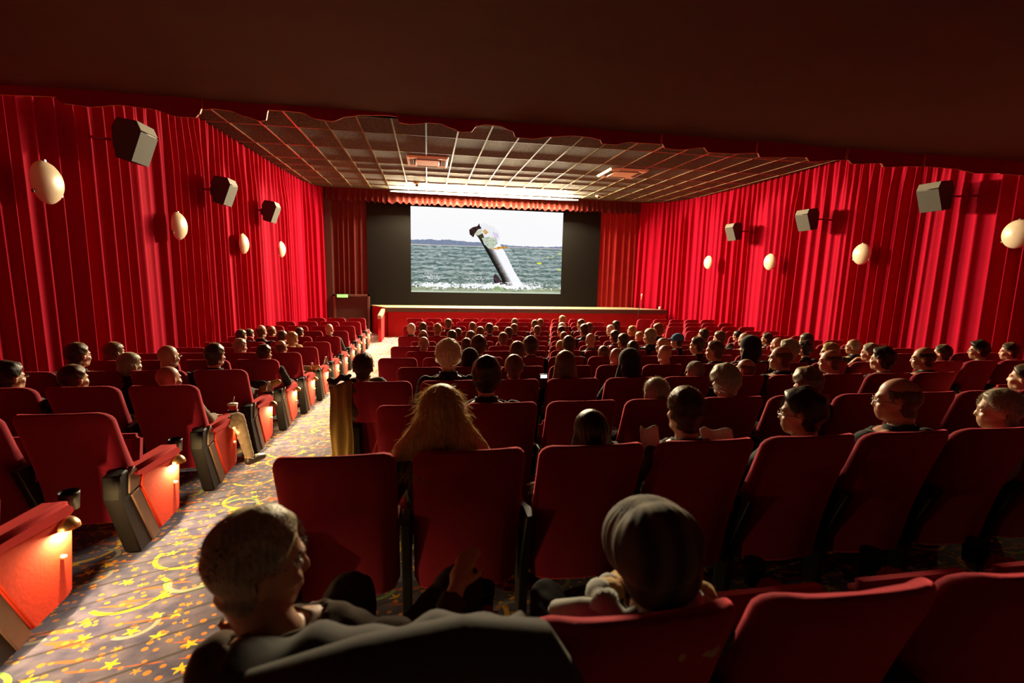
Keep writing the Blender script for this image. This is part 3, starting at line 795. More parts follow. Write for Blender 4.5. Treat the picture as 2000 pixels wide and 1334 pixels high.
# ------------------------------------------------------------------ cinema seats
def backrest_mesh():
    H0, H1, hw, r = .205, .95, .247, .075
    hs = [H0, H0 + .012, H0 + .04, .36, .48, .60, .72, .80, .86, .885, .91, .93, .943, .95]
    V = []; F = []; n = 28
    for h in hs:
        # half width with rounded upper corners
        w = hw
        if h > H1 - r: w = hw - r + math.sqrt(max(0, r * r - (h - (H1 - r)) ** 2))
        if h < H0 + .04: w = hw - .02 * (1 - (h - H0) / .04)
        th = .085 + .055 * math.exp(-((h - .45) / .16) ** 2)
        if h > .86: th *= math.sqrt(max(.02, 1 - ((h - .86) / .0915) ** 2)) * .9 + .1
        if h < H0 + .04: th *= .6 + .4 * (h - H0) / .04
        yr = (H1 - h) * .27 + .02 * math.sin((H1 - h) / .7 * PI)
        if h > .86: yr += .02 * ((h - .86) / .09) ** 2
        for k in range(n):
            t = 2 * PI * k / n
            cx_ = math.copysign(abs(math.cos(t)) ** .28, math.cos(t)); sy = math.copysign(abs(math.sin(t)) ** .5, math.sin(t))
            x = w * cx_
            y = yr + th / 2 + th / 2 * sy
            y += .055 * (abs(x) / hw) ** 3
            V.append((x, y, h - .022 * (abs(x) / hw) ** 2 * (1 if h > .9 else 0) * 0))
    for i in range(len(hs) - 1):
        for k in range(n): F.append((i * n + k, i * n + (k + 1) % n, (i + 1) * n + (k + 1) % n, (i + 1) * n + k))
    F.append(tuple(range(n))[::-1]); F.append(tuple((len(hs) - 1) * n + k for k in range(n)))
    return mesh_from('backrest', V, F, M['seat'], True)
ME = {'backrest': backrest_mesh()}
ME['cushion_up'] = bevel(Geo().prism([(.28, .36), (.38, .38), (.44, .70), (.35, .72)], 'x', -.235, .235).mesh('seat_cushion', M['seat']), .03, 3)
ME['cushion_down'] = bevel(Geo().prism([(.26, .31), (.70, .34), (.72, .42), (.28, .385)], 'x', -.235, .235).mesh('seat_cushion', M['seat']), .025, 3)
def armpad():
    me = bevel(Geo().prism([(.20, .545), (.70, .52), (.735, .49), (.74, .44), (.70, .42), (.20, .47)], 'x', -.04, .04).mesh('arm_pad', M['pad']), .02, 3)
    return me
ME['arm'] = armpad()
ME['stand'] = bevel(Geo().prism([(.10, .60), (.20, .60), (.66, .44), (.60, .36), (.36, .30), (.34, 0), (.24, 0), (.22, .30)], 'x', -.022, .022).mesh('side_frame', M['black']), .006, 1)
ME['cup'] = Geo().lathe([(.030, -.05), (.038, .03), (.042, .03), (.044, .035), (.044, .02), (.036, -.06), (.001, -.06), (.001, -.05), (.03, -.05)], 18, 'z', (0, .785, .50)).mesh('cup_holder', M['black'], True)
# aisle end panel, aisle face towards +x
ME['end_frame'] = bevel(Geo().prism([(.06, .56), (.15, .57), (.40, .0), (.20, .0), (.05, .42)], 'x', -.10, -.006).mesh('end_frame', M['frame']), .008, 2)
ME['end_strip'] = bevel(Geo().prism([(.15, .40), (.235, .425), (.41, .03), (.33, .005)], 'x', -.03, .004).mesh('edge_strip', M['strip']), .004, 1)
ME['end_cap'] = bevel(Geo().prism([(.13, .42), (.15, .55), (.20, .57), (.25, .50), (.235, .43)], 'x', -.03, .004).mesh('edge_cap', M['strip']), .004, 1)
ME['end_panel'] = bevel(Geo().prism([(.23, .43), (.26, .50), (.68, .47), (.71, .42), (.66, .07), (.62, .05), (.41, .04)], 'x', -.09, .012).mesh('end_panel', M['panel_red']), .012, 2)
ME['end_pad'] = bevel(Geo().prism([(.17, .56), (.68, .535), (.73, .50), (.735, .45), (.69, .43), (.24, .47), (.17, .50)], 'x', -.10, .02).mesh('arm_pad', M['pad']), .024, 3)
def hood():
    V = []; F = []; n = 12; mR = 6
    R_, W = .055, .06
    for i in range(mR + 1):
        ph = (PI / 2) * i / mR
        for k in range(n + 1):
            t = PI * k / n
            V.append((.012 + W * math.sin(ph) * math.sin(t) * 1.0 + 0.0, .655 - R_ * math.cos(t) * math.sin(ph), .405 + R_ * math.cos(ph) * 1.0))
    for i in range(mR):
        for k in range(n): F.append((i * (n + 1) + k, i * (n + 1) + k + 1, (i + 1) * (n + 1) + k + 1, (i + 1) * (n + 1) + k))
    me = mesh_from('lamp_hood', V, F, M['gold'], True)
    return me
ME['hood'] = hood()
ME['bulb'] = Geo().lathe([(.001, .018), (.010, .014), (.014, 0), (.010, -.010), (.001, -.012)], 10, 'z', (.034, .655, .428)).mesh('bulb', M['bulb'], True)
ME['plate'] = Geo().lathe([(.001, .020), (.010, .018), (.012, 0), (.001, 0)], 12, 'x', (.012, .61, .275)).mesh('number_plate', M['knob'], True)
lamp_d = bpy.data.lights.new('aisle_lamp_light', 'POINT'); lamp_d.energy = AISLE_W; lamp_d.color = (1.0, 0.72, 0.30); lamp_d.shadow_soft_size = .008

def Yk(k): return 14.6 - 1.058 * k
def end_panel(parent, mirror, lit=True):
    s = -1 if mirror else 1
    x = s * .283
    e = link('end_panel', ME['end_panel'], parent, (x, 0, 0)); e.scale = (s, 1, 1)
    for nm, key in (('end_frame', 'end_frame'), ('edge_strip', 'end_strip'), ('edge_cap', 'end_cap'), ('arm_pad', 'end_pad'), ('number_plate', 'plate')) + ((('lamp_hood', 'hood'), ('bulb', 'bulb')) if lit else ()):
        link(nm, ME[key], e)
    c = link('cup_holder', ME['cup'], e, (-.045, 0, 0))
    if not lit: return
    l = bpy.data.objects.new('aisle_lamp_light', lamp_d); COL.objects.link(l); l.parent = e; l.location = (.029, .625, .405)

seat_index = {}
def seat(k, bank, i, x, taken, left_end, right_end, inner_left):
    y = Yk(k); z = floor_z(y)
    side, where = {'L': ('right', 'left block'), 'C': ('left', 'centre block'), 'R': ('left', 'right block')}[bank]
    n = i
    row = {14: 'rearmost row', 13: 'fourteenth row from stage'}.get(k, ORD[k] + ' row from stage')
    lab = '%s red cinema seat, %s from the aisle, %s, %s' % ('occupied' if taken else 'empty', ORD[n], row, where)
    t = thing('cinema_seat', lab, 'seat', (x, y, z), 0, 'red cinema seats of the ' + where)
    link('backrest', ME['backrest'], t)
    link('seat_cushion', ME['cushion_down' if taken else 'cushion_up'], t)
    if inner_left:
        a = link('armrest', ME['stand'], t, (-.28, 0, 0)); link('arm_pad', ME['arm'], a); link('cup_holder', ME['cup'], a)
    if right_end == 'plain':
        a = link('armrest', ME['stand'], t, (.28, 0, 0)); link('arm_pad', ME['arm'], a); link('cup_holder', ME['cup'], a)
    if left_end: end_panel(t, True, bank != 'C')
    if right_end == 'panel': end_panel(t, False, bank != 'C')
    return t
# ------------------------------------------------------------------ people
def capsule(bm, a, b, ra, rb, seg=14):
    a, b = Vector(a), Vector(b); d = b - a; L = d.length
    rot = d.to_track_quat('Z', 'Y').to_matrix().to_4x4() if L > 1e-6 else Matrix()
    if L > 1e-6:
        bmesh.ops.create_cone(bm, cap_ends=True, segments=seg, radius1=ra, radius2=rb, depth=L, matrix=Matrix.Translation((a + b) / 2) @ rot)
    for p, r in ((a, ra), (b, rb)):
        bmesh.ops.create_icosphere(bm, subdivisions=2, radius=r, matrix=Matrix.Translation(p))

def ellip(bm, c, r, rot=None, sub=3):
    m = Matrix.Translation(c) @ (rot or Matrix()) @ Matrix.Diagonal((*r, 1))
    bmesh.ops.create_icosphere(bm, subdivisions=sub, radius=1.0, matrix=m)

def remesh(bm, vox, smooth=3, name='tmp'):
    me = bpy.data.meshes.new(name); bm.to_mesh(me); bm.free()
    o = bpy.data.objects.new(name, me); COL.objects.link(o)
    md = o.modifiers.new('r', 'REMESH'); md.mode = 'VOXEL'; md.voxel_size = vox
    dg = bpy.context.evaluated_depsgraph_get(); dg.update()
    ev = bpy.data.meshes.new_from_object(o.evaluated_get(dg))
    bpy.data.objects.remove(o); bpy.data.meshes.remove(me)
    n = len(ev.vertices); co = np.zeros(n * 3, np.float32); ev.vertices.foreach_get('co', co); co = co.reshape(-1, 3).astype(float)
    ne = len(ev.edges); ed = np.zeros(ne * 2, np.int32); ev.edges.foreach_get('vertices', ed); ed = ed.reshape(-1, 2)
    deg = np.bincount(ed.ravel(), minlength=n)[:, None].astype(float)
    for _ in range(smooth):
        acc = np.zeros_like(co)
        for c in range(3):
            acc[:, c] = np.bincount(ed[:, 0], weights=co[ed[:, 1], c], minlength=n) + np.bincount(ed[:, 1], weights=co[ed[:, 0], c], minlength=n)
        co = co * .4 + .6 * acc / np.maximum(deg, 1)
    nf = len(ev.polygons); F = np.zeros(nf * 4, np.int32)
    tot = np.zeros(nf, np.int32); ev.polygons.foreach_get('loop_total', tot)
    if (tot == 4).all():
        ev.polygons.foreach_get('vertices', F); F = F.reshape(-1, 4)
    else:
        F = np.array([list(p.vertices) + [p.vertices[-1]] * (4 - len(p.vertices)) for p in ev.polygons])
    bpy.data.meshes.remove(ev)
    return co, F

def normals(co, F):
    n = np.zeros_like(co)
    fn = np.cross(co[F[:, 2]] - co[F[:, 0]], co[F[:, 3]] - co[F[:, 1]])
    for k in range(4):
        for c in range(3): n[:, c] += np.bincount(F[:, k], weights=fn[:, c], minlength=len(co))
    return n / np.maximum(np.linalg.norm(n, axis=1, keepdims=True), 1e-12)

def sub_mesh(name, co, F, mat, smooth=True):
    used = np.unique(F); mp = np.full(len(co), -1); mp[used] = np.arange(len(used))
    F2 = mp[F]
    me = bpy.data.meshes.new(name)
    me.vertices.add(len(used)); me.vertices.foreach_set('co', co[used].astype(np.float32).ravel())
    me.loops.add(len(F2) * 4); me.loops.foreach_set('vertex_index', F2.astype(np.int32).ravel())
    me.polygons.add(len(F2)); me.polygons.foreach_set('loop_start', np.arange(len(F2), dtype=np.int32) * 4)
    me.update(calc_edges=True); me.validate()
    if smooth: me.polygons.foreach_set('use_smooth', np.ones(len(me.polygons), dtype=bool))
    me.materials.append(mat)
    return me

HC = Vector((0, .235, 1.045))        # head centre of a seated figure, 1.17 m at the crown
def seg_dist(P, a, b):
    a = np.array(a); b = np.array(b); ab = b - a; t = np.clip(((P - a) @ ab) / max(ab @ ab, 1e-9), 0, 1)
    return np.linalg.norm(P - (a + t[:, None] * ab), axis=1)

def make_figure(female=False, yaw=0.0, tilt=0.0, pose='rest', lean=0.0, vox=.0095):
    """one continuous seated body; returns the meshes of body, jacket, trousers, shoes and the head frame"""
    bm = bmesh.new()
    k = .92 if female else 1.0
    HR = Matrix.Translation(HC + Vector((lean, 0, 0))) @ Matrix.Rotation(math.radians(yaw), 4, 'Z') @ Matrix.Rotation(math.radians(tilt), 4, 'X')
    def H(x, y, z): return HR @ Vector((x, y, z))
    rot = HR.to_3x3().to_4x4()
    # head
    ellip(bm, H(0, -.014, .034), (.075, .095, .090), rot)
    ellip(bm, H(0, .034, -.035), (.058, .060, .080), rot)
    ellip(bm, H(0, .058, -.088), (.032, .030, .024), rot)
    ellip(bm, H(0, .078, .022), (.050, .018, .012), rot)
    for sx in (-1, 1):
        ellip(bm, H(sx * .038, .066, -.030), (.022, .020, .018), rot)
        ellip(bm, H(sx * .079, -.006, -.010), (.009, .019, .031), rot @ Matrix.Rotation(sx * .35, 4, 'Z') @ Matrix.Rotation(-.2, 4, 'X'))
        ellip(bm, H(sx * .045, .005, -.075), (.022, .045, .020), rot)
    capsule(bm, H(0, .090, .008), H(0, .104, -.030), .008, .011, 10)
    ellip(bm, H(0, .090, -.058), (.021, .011, .006), rot); ellip(bm, H(0, .088, -.070), (.018, .011, .006), rot)
    # neck and trunk
    nb = Vector((lean * .55, .19, .885))
    capsule(bm, H(0, -.030, -.055), nb, .053 * k, .060 * k)
    capsule(bm, nb + Vector((0, 0, -.005)), nb + Vector((.125 * k, .0, -.045)), .050, .040); capsule(bm, nb + Vector((0, 0, -.005)), nb + Vector((-.125 * k, 0, -.045)), .050, .040)
    ellip(bm, (0, .245, .745), (.165 * k, .112, .165)); ellip(bm, (0, .23, .81), (.175 * k, .10, .09))
    ellip(bm, (0, .31, .60), (.145 * k, .115, .13)); ellip(bm, (0, .38, .49), (.168, .135, .10))
    ARM = []; LEG = []; HAND = []; FOOT = []
    for sx in (-1, 1):
        sh = Vector((sx * .185 * k, .20, .835)); el = Vector((sx * .235, .36, .63)); wr = Vector((sx * .20, .58, .60))
        if pose == 'chin' and sx == -1: el = Vector((-.20, .46, .66)); wr = Vector((-.11, .40, .86))
        if pose == 'knees': el = Vector((sx * .26, .30, .60)); wr = Vector((-.27 if sx < 0 else .50, .50, .655)) if sx < 0 else Vector((.36, .50, .75))
        if pose == 'fold': wr = Vector((sx * .03, .52, .64)); el = Vector((sx * .22, .36, .61))
        ARM += [(sh, el, .050), (el, wr, .037)]
        capsule(bm, sh, el, .055 * k, .042); capsule(bm, el, wr, .042, .027)
        # hand: palm, four fingers, thumb
        d = (wr - el).normalized(); side = Vector((0, 0, 1)).cross(d).normalized() * sx
        up = d.cross(side).normalized(); up = up if up.z > 0 else -up
        pc = wr + d * .045
        capsule(bm, wr, wr + d * .02, .026, .026)
        m_ = Matrix((side, d, up)).transposed().to_4x4()
        ellip(bm, pc, (.038, .046, .016), m_)
        for f, (off, L) in enumerate(((-.028, .068), (-.010, .078), (.009, .072), (.027, .056))):
            b0 = pc + side * off + d * .035; b1 = b0 + d * (L * .5) - up * .008; b2 = b1 + d * (L * .38) - up * .024
            capsule(bm, b0, b1, .0095, .009, 8); capsule(bm, b1, b2, .009, .0075, 8)
        th0 = pc - side * .030 - d * .015; th1 = th0 - side * .026 + d * .026; capsule(bm, th0, th1, .012, .010, 8)
        capsule(bm, th1, th1 + d * .026 - up * .01, .010, .008, 8)
        HAND.append((wr + d * .012, wr + d * .15, .05))
        hp = Vector((sx * .095, .40, .475)); kn = Vector((sx * .125, .80, .525)); an = Vector((sx * .125, .84, .10)); hl = Vector((0, .16, 0))
        if pose == 'aisle' and sx == 1: kn = Vector((.36, .72, .53)); an = Vector((.42, .80, .10)); hl = Vector((.08, .15, 0))
        if pose == 'cross' and sx == -1: kn = Vector((-.16, .78, .60)); an = Vector((.24, .86, .60)); hl = Vector((.15, .04, .08))
        if pose == 'knees': kn = Vector((sx * .19 + .20, .74, .585)); an = Vector((sx * .16 + .20, .74, .10))
        kr = .078 if pose == 'knees' else .056
        capsule(bm, hp, kn, .082, kr); capsule(bm, kn, an, kr, .036)
        LEG += [(hp, kn, .07), (kn, an, .045)]
        f0 = an + Vector((0, -.03, -.045)); f1 = an + hl * .55 + Vector((0, 0, -.055)); f2 = an + hl + Vector((0, 0, -.065))
        capsule(bm, an, f0, .036, .034); capsule(bm, f0, f1, .034, .036); capsule(bm, f1, f2, .036, .026)
        FOOT += [(an + Vector((0, 0, -.03)), f0, .04), (f0, f2, .04)]
    co, F = remesh(bm, vox, 3)
    # face modelling on the finished skin
    Hi = np.array(HR.inverted()); loc = np.c_[co, np.ones(len(co))] @ Hi.T[:, :3]
    R3 = np.array(HR.to_3x3())
    def push(c, r, vec):
        w_ = np.exp(-np.sum((loc - np.array(c)) ** 2, axis=1) / (r * r))
        co[:] += w_[:, None] * (R3 @ np.array(vec))[None, :]
    for sx in (-1, 1):
        push((sx * .030, .088, .000), .015, (0, -.012, 0)); push((sx * .055, .06, -.058), .018, (-sx * .004, -.004, 0))
    push((0, .10, -.045), .010, (0, -.004, 0)); push((0, .10, -.064), .006, (0, -.004, 0))
    # garments from body regions
    d_arm = np.min([seg_dist(co, a, b) - r for a, b, r in ARM], axis=0)
    d_leg = np.min([seg_dist(co, a, b) - r for a, b, r in LEG], axis=0)
    d_hand = np.min([seg_dist(co, a, b) - r for a, b, r in HAND], axis=0)
    d_foot = np.min([seg_dist(co, a, b) - r for a, b, r in FOOT], axis=0)
    d_tr = np.min([seg_dist(co, (0, .25, .80), (0, .33, .55)) - .15, seg_dist(co, (-.16, .2, .85), (.16, .2, .85)) - .05], axis=0)
    d_pel = seg_dist(co, (-.08, .39, .47), (.08, .39, .47)) - .10
    neck = np.array(nb)
    dn = np.linalg.norm((co - neck) * np.array([1, 1, 1.0]), axis=1)
    neckline = ((co[:, 2] > .885) & (np.hypot(co[:, 0] - nb.x, co[:, 1] - nb.y) < .085)) | ((loc[:, 2] > -.16) & (np.hypot(loc[:, 0], loc[:, 1]) < .14))
    up_ = np.minimum(d_arm, d_tr); low = np.minimum(d_leg, d_pel)
    is_hand = (d_hand < d_arm) & (d_hand < .02)
    is_foot = (d_foot < .035) & (d_foot < d_leg + .0)
    jack = (up_ <= low) & ~is_hand & ~neckline & ~is_foot
    trou = (low < up_) & ~is_hand & ~is_foot & ~neckline
    N_ = normals(co, F)
    out = {}
    def shell(mask, off, nm, mat, wr_=0.0):
        fm = mask[F].sum(axis=1) >= 3
        Fs = F[fm]
        cnt = np.bincount(F.ravel(), minlength=len(co)); cin = np.bincount(Fs.ravel(), minlength=len(co))
        edge = (cin < cnt)
        o_ = off * np.where(edge, .35, 1.0)
        if wr_:
            o_ = o_ + wr_ * (np.sin(co[:, 2] * 90 + co[:, 0] * 40) * np.sin(co[:, 1] * 60 + co[:, 0] * 70) + .6 * np.sin(co[:, 0] * 120 - co[:, 2] * 50)) * (~edge)
        return sub_mesh(nm, co + N_ * o_[:, None], Fs, mat)
    out['jacket'] = shell(jack, .013, 'jacket', CLOTH['black'], .0022)
    out['trousers'] = shell(trou, .010, 'trousers', CLOTH['jeans'], .002)
    for q in (0, 1):
        dq = np.min([seg_dist(co, a, b) for a, b, r in FOOT[q * 2:q * 2 + 2]], axis=0); do = np.min([seg_dist(co, a, b) for a, b, r in FOOT[2 - q * 2:4 - q * 2]], axis=0)
        out['shoe%d' % q] = shell(is_foot & (dq <= do), .010, 'shoe', M['shoe'])
    out['body'] = sub_mesh('body', co, F, SKIN[0])
    out['co'], out['F'], out['loc'], out['HR'], out['N'] = co, F, loc, HR, N_
    # collar ring
    g = Geo(); n = 24; V = []
    for z, rr in ((-.035, 1.15), (-.01, 1.0), (.022, .98), (.024, .90), (-.01, .90), (-.035, 1.0)):
        for q in range(n):
            a = 2 * PI * q / n
            V.append((nb.x + .078 * rr * math.cos(a), nb.y + .004 + .080 * rr * math.sin(a), nb.z + z + .020 - .018 * math.sin(a) + .004 * math.sin(5 * a)))
    Fc = [(i * n + q, i * n + (q + 1) % n, ((i + 1) % 6) * n + (q + 1) % n, ((i + 1) % 6) * n + q) for i in range(6) for q in range(n)]
    out['collar'] = mesh_from('collar', V, Fc, CLOTH['black'], True)
    return out

def hair_shell(fig, style, mat):
    """hair grown from the scalp region of the head"""
    co, F, loc, HR = fig['co'], fig['F'], fig['loc'], fig['HR']
    x, y, z = loc[:, 0], loc[:, 1], loc[:, 2]
    zt = np.interp(y, [-.10, -.03, .005, .03, .055, .085], [-.085, -.075, -.005, .020, .060, .078])
    head = (np.abs(x) < .12) & (np.abs(y) < .16) & (z > -.13) & (np.linalg.norm(loc, axis=1) < .16)
    ear = (np.abs(x) > .074) & (np.abs(y + .004) < .030) & (z < .024) & (z > -.050)
    th = {'short': .012, 'thick': .024, 'curly': .034, 'fringe': .007, 'crop': .006}[style]
    hmask = head & (z > zt) & ~ear
    if style == 'fringe': hmask &= (z < .068) & (y < .035)
    d = np.clip((z - zt) / .035, 0, 1)
    if style == 'fringe': d = np.clip(np.minimum((z - zt) / .02, (.068 - z) / .05), 0, 1)
    d = d * d * (3 - 2 * d)
    fm = hmask[F].sum(axis=1) >= 3
    rs = np.random.RandomState(5)
    rad = loc - np.array([0, -.01, .02]); rad /= np.maximum(np.linalg.norm(rad, axis=1, keepdims=True), 1e-9)
    fr = {'short': 90, 'thick': 70, 'curly': 110, 'fringe': 90, 'crop': 90}[style]
    nz2 = np.sin(x * fr + 2 * np.sin(z * 40)) * np.sin(y * fr * .9 + 1.7 * np.sin(x * 45)) + .6 * np.sin(z * fr * 1.2 + 2 * np.sin(y * 60))
    amp = {'short': .0022, 'thick': .004, 'curly': .0045, 'fringe': .001, 'crop': .0008}[style]
    top = np.clip((z - .05) / .06, 0, 1) * (.35 if style != 'curly' else 0)
    off = .0015 + d * (th * (1 + top) + amp * nz2)
    loc2 = loc + rad * off[:, None]
    R3 = np.array(HR.to_3x3()); T = np.array(HR.translation)
    return sub_mesh('hair', loc2 @ R3.T + T, F[fm], mat)

def strands(HR, base, n, length, mat, seed=1, wdt=.0012, droop=.0, spread=.02, name='loose_hair'):
    """loose strands standing off the hair surface: thin ribbons, one object"""
    rs = random.Random(seed); V = []; F = []
    for _ in range(n):
        p, nrm, down = base(rs)
        p = Vector(p); nrm = Vector(nrm).normalized(); L = length * rs.uniform(.5, 1.3)
        d = (nrm * rs.uniform(.3, 1) + Vector((rs.uniform(-1, 1), rs.uniform(-1, 1), rs.uniform(-1, 1))) * .6 + Vector(down)).normalized()
        side = d.cross(Vector((rs.uniform(-1, 1), rs.uniform(-1, 1), rs.uniform(-1, 1)))).normalized() * wdt
        o = len(V); q = p.copy(); ns = 4
        for i in range(ns):
            t = i / (ns - 1)
            V += [HR @ (q - side * (1 - t * .7)), HR @ (q + side * (1 - t * .7))]
            d = (d + Vector(down) * .35 + Vector((rs.uniform(-1, 1), rs.uniform(-1, 1), rs.uniform(-1, 1))) * .15).normalized()
            q = q + d * L / (ns - 1)
        F += [(o + 2 * i, o + 2 * i + 1, o + 2 * i + 3, o + 2 * i + 2) for i in range(ns - 1)]
    return mesh_from(name, V, F, mat, True)

def solid_hair(fig, parts, mat, vox=.009, ripple=(.0035, 110), cut=True, name='hair'):
    """long hair, hats and hoods: rounded masses joined into one surface round the head"""
    bm = bmesh.new(); HR = fig['HR']
    for p in parts:
        if p[0] == 'e': ellip(bm, p[1], p[2], Matrix.Rotation(p[3] if len(p) > 3 else 0, 4, 'X'))
        else: capsule(bm, p[1], p[2], p[3], p[4])
    co, F = remesh(bm, vox, 4)
    if cut:   # open the face
        f = (co[:, 1] > .045) & (np.abs(co[:, 0]) < .070) & (co[:, 2] < .062)
        keep = ~(f[F].all(axis=1)); F = F[keep]
    N_ = normals(co, F)
    a = np.arctan2(co[:, 1], co[:, 0])
    if ripple[0]:
        co = co + N_ * (ripple[0] * np.sin(a * 26 + 3 * np.sin(co[:, 2] * 16)) * (.6 + .4 * np.sin(co[:, 2] * ripple[1] * .3)))[:, None]
    R3 = np.array(HR.to_3x3()); T = np.array(HR.translation)
    return sub_mesh(name, co @ R3.T + T, F, mat)

LONG = [('e', (0, -.018, .040), (.090, .112, .104)), ('c', (.070, -.03, -.01), (.090, -.04, -.17), .036, .038), ('c', (-.070, -.03, -.01), (-.090, -.04, -.17), .036, .038),
        ('e', (0, -.065, -.07), (.092, .055, .12)), ('c', (.03, -.06, -.10), (.04, -.055, -.19), .05, .04), ('c', (-.03, -.06, -.10), (-.04, -.055, -.19), .05, .04)]
BOB = [('e', (0, -.018, .040), (.092, .113, .105)), ('c', (.072, -.02, .0), (.076, -.02, -.07), .032, .028), ('c', (-.072, -.02, .0), (-.076, -.02, -.07), .032, .028),
       ('e', (0, -.065, -.03), (.088, .055, .085))]
BLONDE = [('e', (0, -.018, .045), (.098, .118, .108)), ('e', (0, -.06, -.05), (.108, .070, .13)),
          ('c', (.06, -.045, -.02), (.165, -.045, -.15), .055, .050), ('c', (-.06, -.045, -.02), (-.165, -.045, -.15), .055, .050),
          ('c', (.04, -.07, -.06), (.08, -.055, -.17), .06, .055), ('c', (-.04, -.07, -.06), (-.08, -.055, -.17), .06, .055), ('c', (0, -.07, -.08), (0, -.055, -.19), .06, .05),
          ('c', (.165, -.045, -.14), (.215, -.03, -.22), .048, .03), ('c', (-.165, -.045, -.14), (-.215, -.03, -.24), .048, .03)]
HOOD = [('e', (0, -.020, .045), (.104, .125, .118)), ('e', (0, -.07, -.04), (.105, .075, .11)), ('c', (.075, -.01, -.02), (.095, -.01, -.13), .036, .04), ('c', (-.075, -.01, -.02), (-.095, -.01, -.13), .036, .04),
        ('e', (0, -.09, .095), (.05, .05, .04))]
BEANIE = [('e', (0, -.020, .048), (.091, .110, .098)), ('e', (0, -.055, .075), (.075, .075, .075))]
BIGBEANIE = [('e', (0, -.015, .040), (.124, .136, .120)), ('e', (-.03, -.07, .055), (.128, .105, .108)), ('e', (.0, -.055, -.025), (.118, .090, .100))]
CAP = [('e', (0, -.016, .048), (.088, .108, .088))]
BUN = [('e', (0, -.018, .038), (.086, .108, .098)), ('e', (0, -.12, .06), (.042, .040, .040))]

figs = {}
def fig(key):
    if key in figs: return figs[key]
    spec = {'m0': dict(), 'mL': dict(yaw=24), 'mR': dict(yaw=-24), 'mLL': dict(yaw=42, tilt=-5), 'mchin': dict(yaw=30, tilt=-6, pose='chin'),
            'f0': dict(female=True), 'fL': dict(female=True, yaw=24), 'fR': dict(female=True, yaw=-30), 'maisle': dict(yaw=-30, pose='aisle'), 'mcross': dict(yaw=-18, pose='cross'),
            'fg': dict(yaw=-62, tilt=-6, pose='knees', lean=-.10, vox=.007), 'fgb': dict(yaw=22, tilt=-8, pose='fold', lean=.0, vox=.007)}[key]
    figs[key] = make_figure(**spec); figs[key]['hair'] = {}
    return figs[key]

def get_hair(fk, style):
    f = fig(fk)
    if style in f['hair']: return f['hair'][style]
    hm = HAIR['brown']
    if style in ('short', 'thick', 'curly', 'fringe', 'crop'): me = hair_shell(f, style, hm)
    elif style == 'long': me = solid_hair(f, LONG, hm)
    elif style == 'bob': me = solid_hair(f, BOB, hm)
    elif style == 'bun': me = solid_hair(f, BUN, hm, ripple=(.001, 100))
    elif style == 'blonde': me = solid_hair(f, BLONDE, hm, vox=.008)
    elif style == 'hood': me = solid_hair(f, HOOD, hm, ripple=(.0012, 60), name='hood')
    elif style == 'beanie': me = solid_hair(f, BEANIE, hm, ripple=(.0008, 60), name='beanie')
    elif style == 'bigbeanie': me = solid_hair(f, BIGBEANIE, hm, vox=.007, ripple=(.0012, 60), name='beanie')
    elif style == 'cap': me = solid_hair(f, CAP + [('c', (.03, .085, .045), (-.03, .085, .045), .012, .012), ('c', (.03, .085, .045), (.025, .15, .030), .012, .008), ('c', (-.03, .085, .045), (-.025, .15, .030), .012, .008), ('c', (0, .085, .045), (0, .155, .032), .014, .008)], hm, ripple=(0, 0), cut=False, name='cap')
    if style in ('cap',):  # keep only what sits above the brow
        bm = bmesh.new(); bm.from_mesh(me); inv = f['HR'].inverted()
        bmesh.ops.delete(bm, geom=[v for v in bm.verts if (inv @ v.co).z < .012], context='VERTS'); bm.to_mesh(me); bm.free()
    if style in ('beanie', 'bigbeanie'):
        bm = bmesh.new(); bm.from_mesh(me); inv = f['HR'].inverted()
        def low_(v):
            q = inv @ v.co; return q.z + (.045 if style == 'bigbeanie' else 0) < (.028 if q.y > .02 else (-.045 if q.y < -.02 else -.045 + (q.y + .02) * 1.8))
        bmesh.ops.delete(bm, geom=[v for v in bm.verts if low_(v)], context='VERTS'); bm.to_mesh(me); bm.free()
    f['hair'][style] = me
    return me

STY = {  # style: (figure kind, hair mesh, hair colour, words)
 'brown': ('m', 'short', 'brown', 'short brown hair'), 'dark': ('m', 'short', 'dark', 'short dark hair'), 'black': ('m', 'thick', 'black', 'thick black hair'),
 'blond': ('m', 'short', 'blond', 'short blond hair'), 'white': ('m', 'short', 'white', 'short white hair'), 'grey': ('m', 'short', 'grey', 'short grey hair'),
 'auburn': ('m', 'thick', 'auburn', 'thick auburn hair'), 'bald': ('m', None, None, 'bald head'), 'balding': ('m', 'fringe', 'brown', 'balding crown'),
 'bobdark': ('f', 'bob', 'dark', 'dark bobbed hair'), 'bobgrey': ('f', 'bob', 'grey', 'grey bobbed hair'), 'bobblack': ('f', 'long', 'black', 'long black hair'),
 'longblack': ('f', 'long', 'black', 'long black hair'), 'longbrown': ('f', 'long', 'brown', 'long brown hair'), 'longblonde': ('f', 'blonde', 'blond', 'long blonde hair'),
 'bun': ('f', 'bun', 'black', 'black hair bun'), 'curlywhite': ('m', 'curly', 'white', 'curly white hair'), 'curlydark': ('m', 'curly', 'dark', 'curly dark hair'),
 'curlygrey': ('m', 'curly', 'grey', 'curly grey hair'), 'hood': ('m', 'hood', 'HOOD', 'black hood'), 'beanie': ('m', 'beanie', 'BEANIE', 'ribbed knit beanie'),
 'cap': ('m', 'cap', 'CAP', 'blue cap'), 'whitecap': ('m', 'short', 'white', 'short white hair'), 'greyshort': ('m', 'short', 'grey', 'short greying hair')}
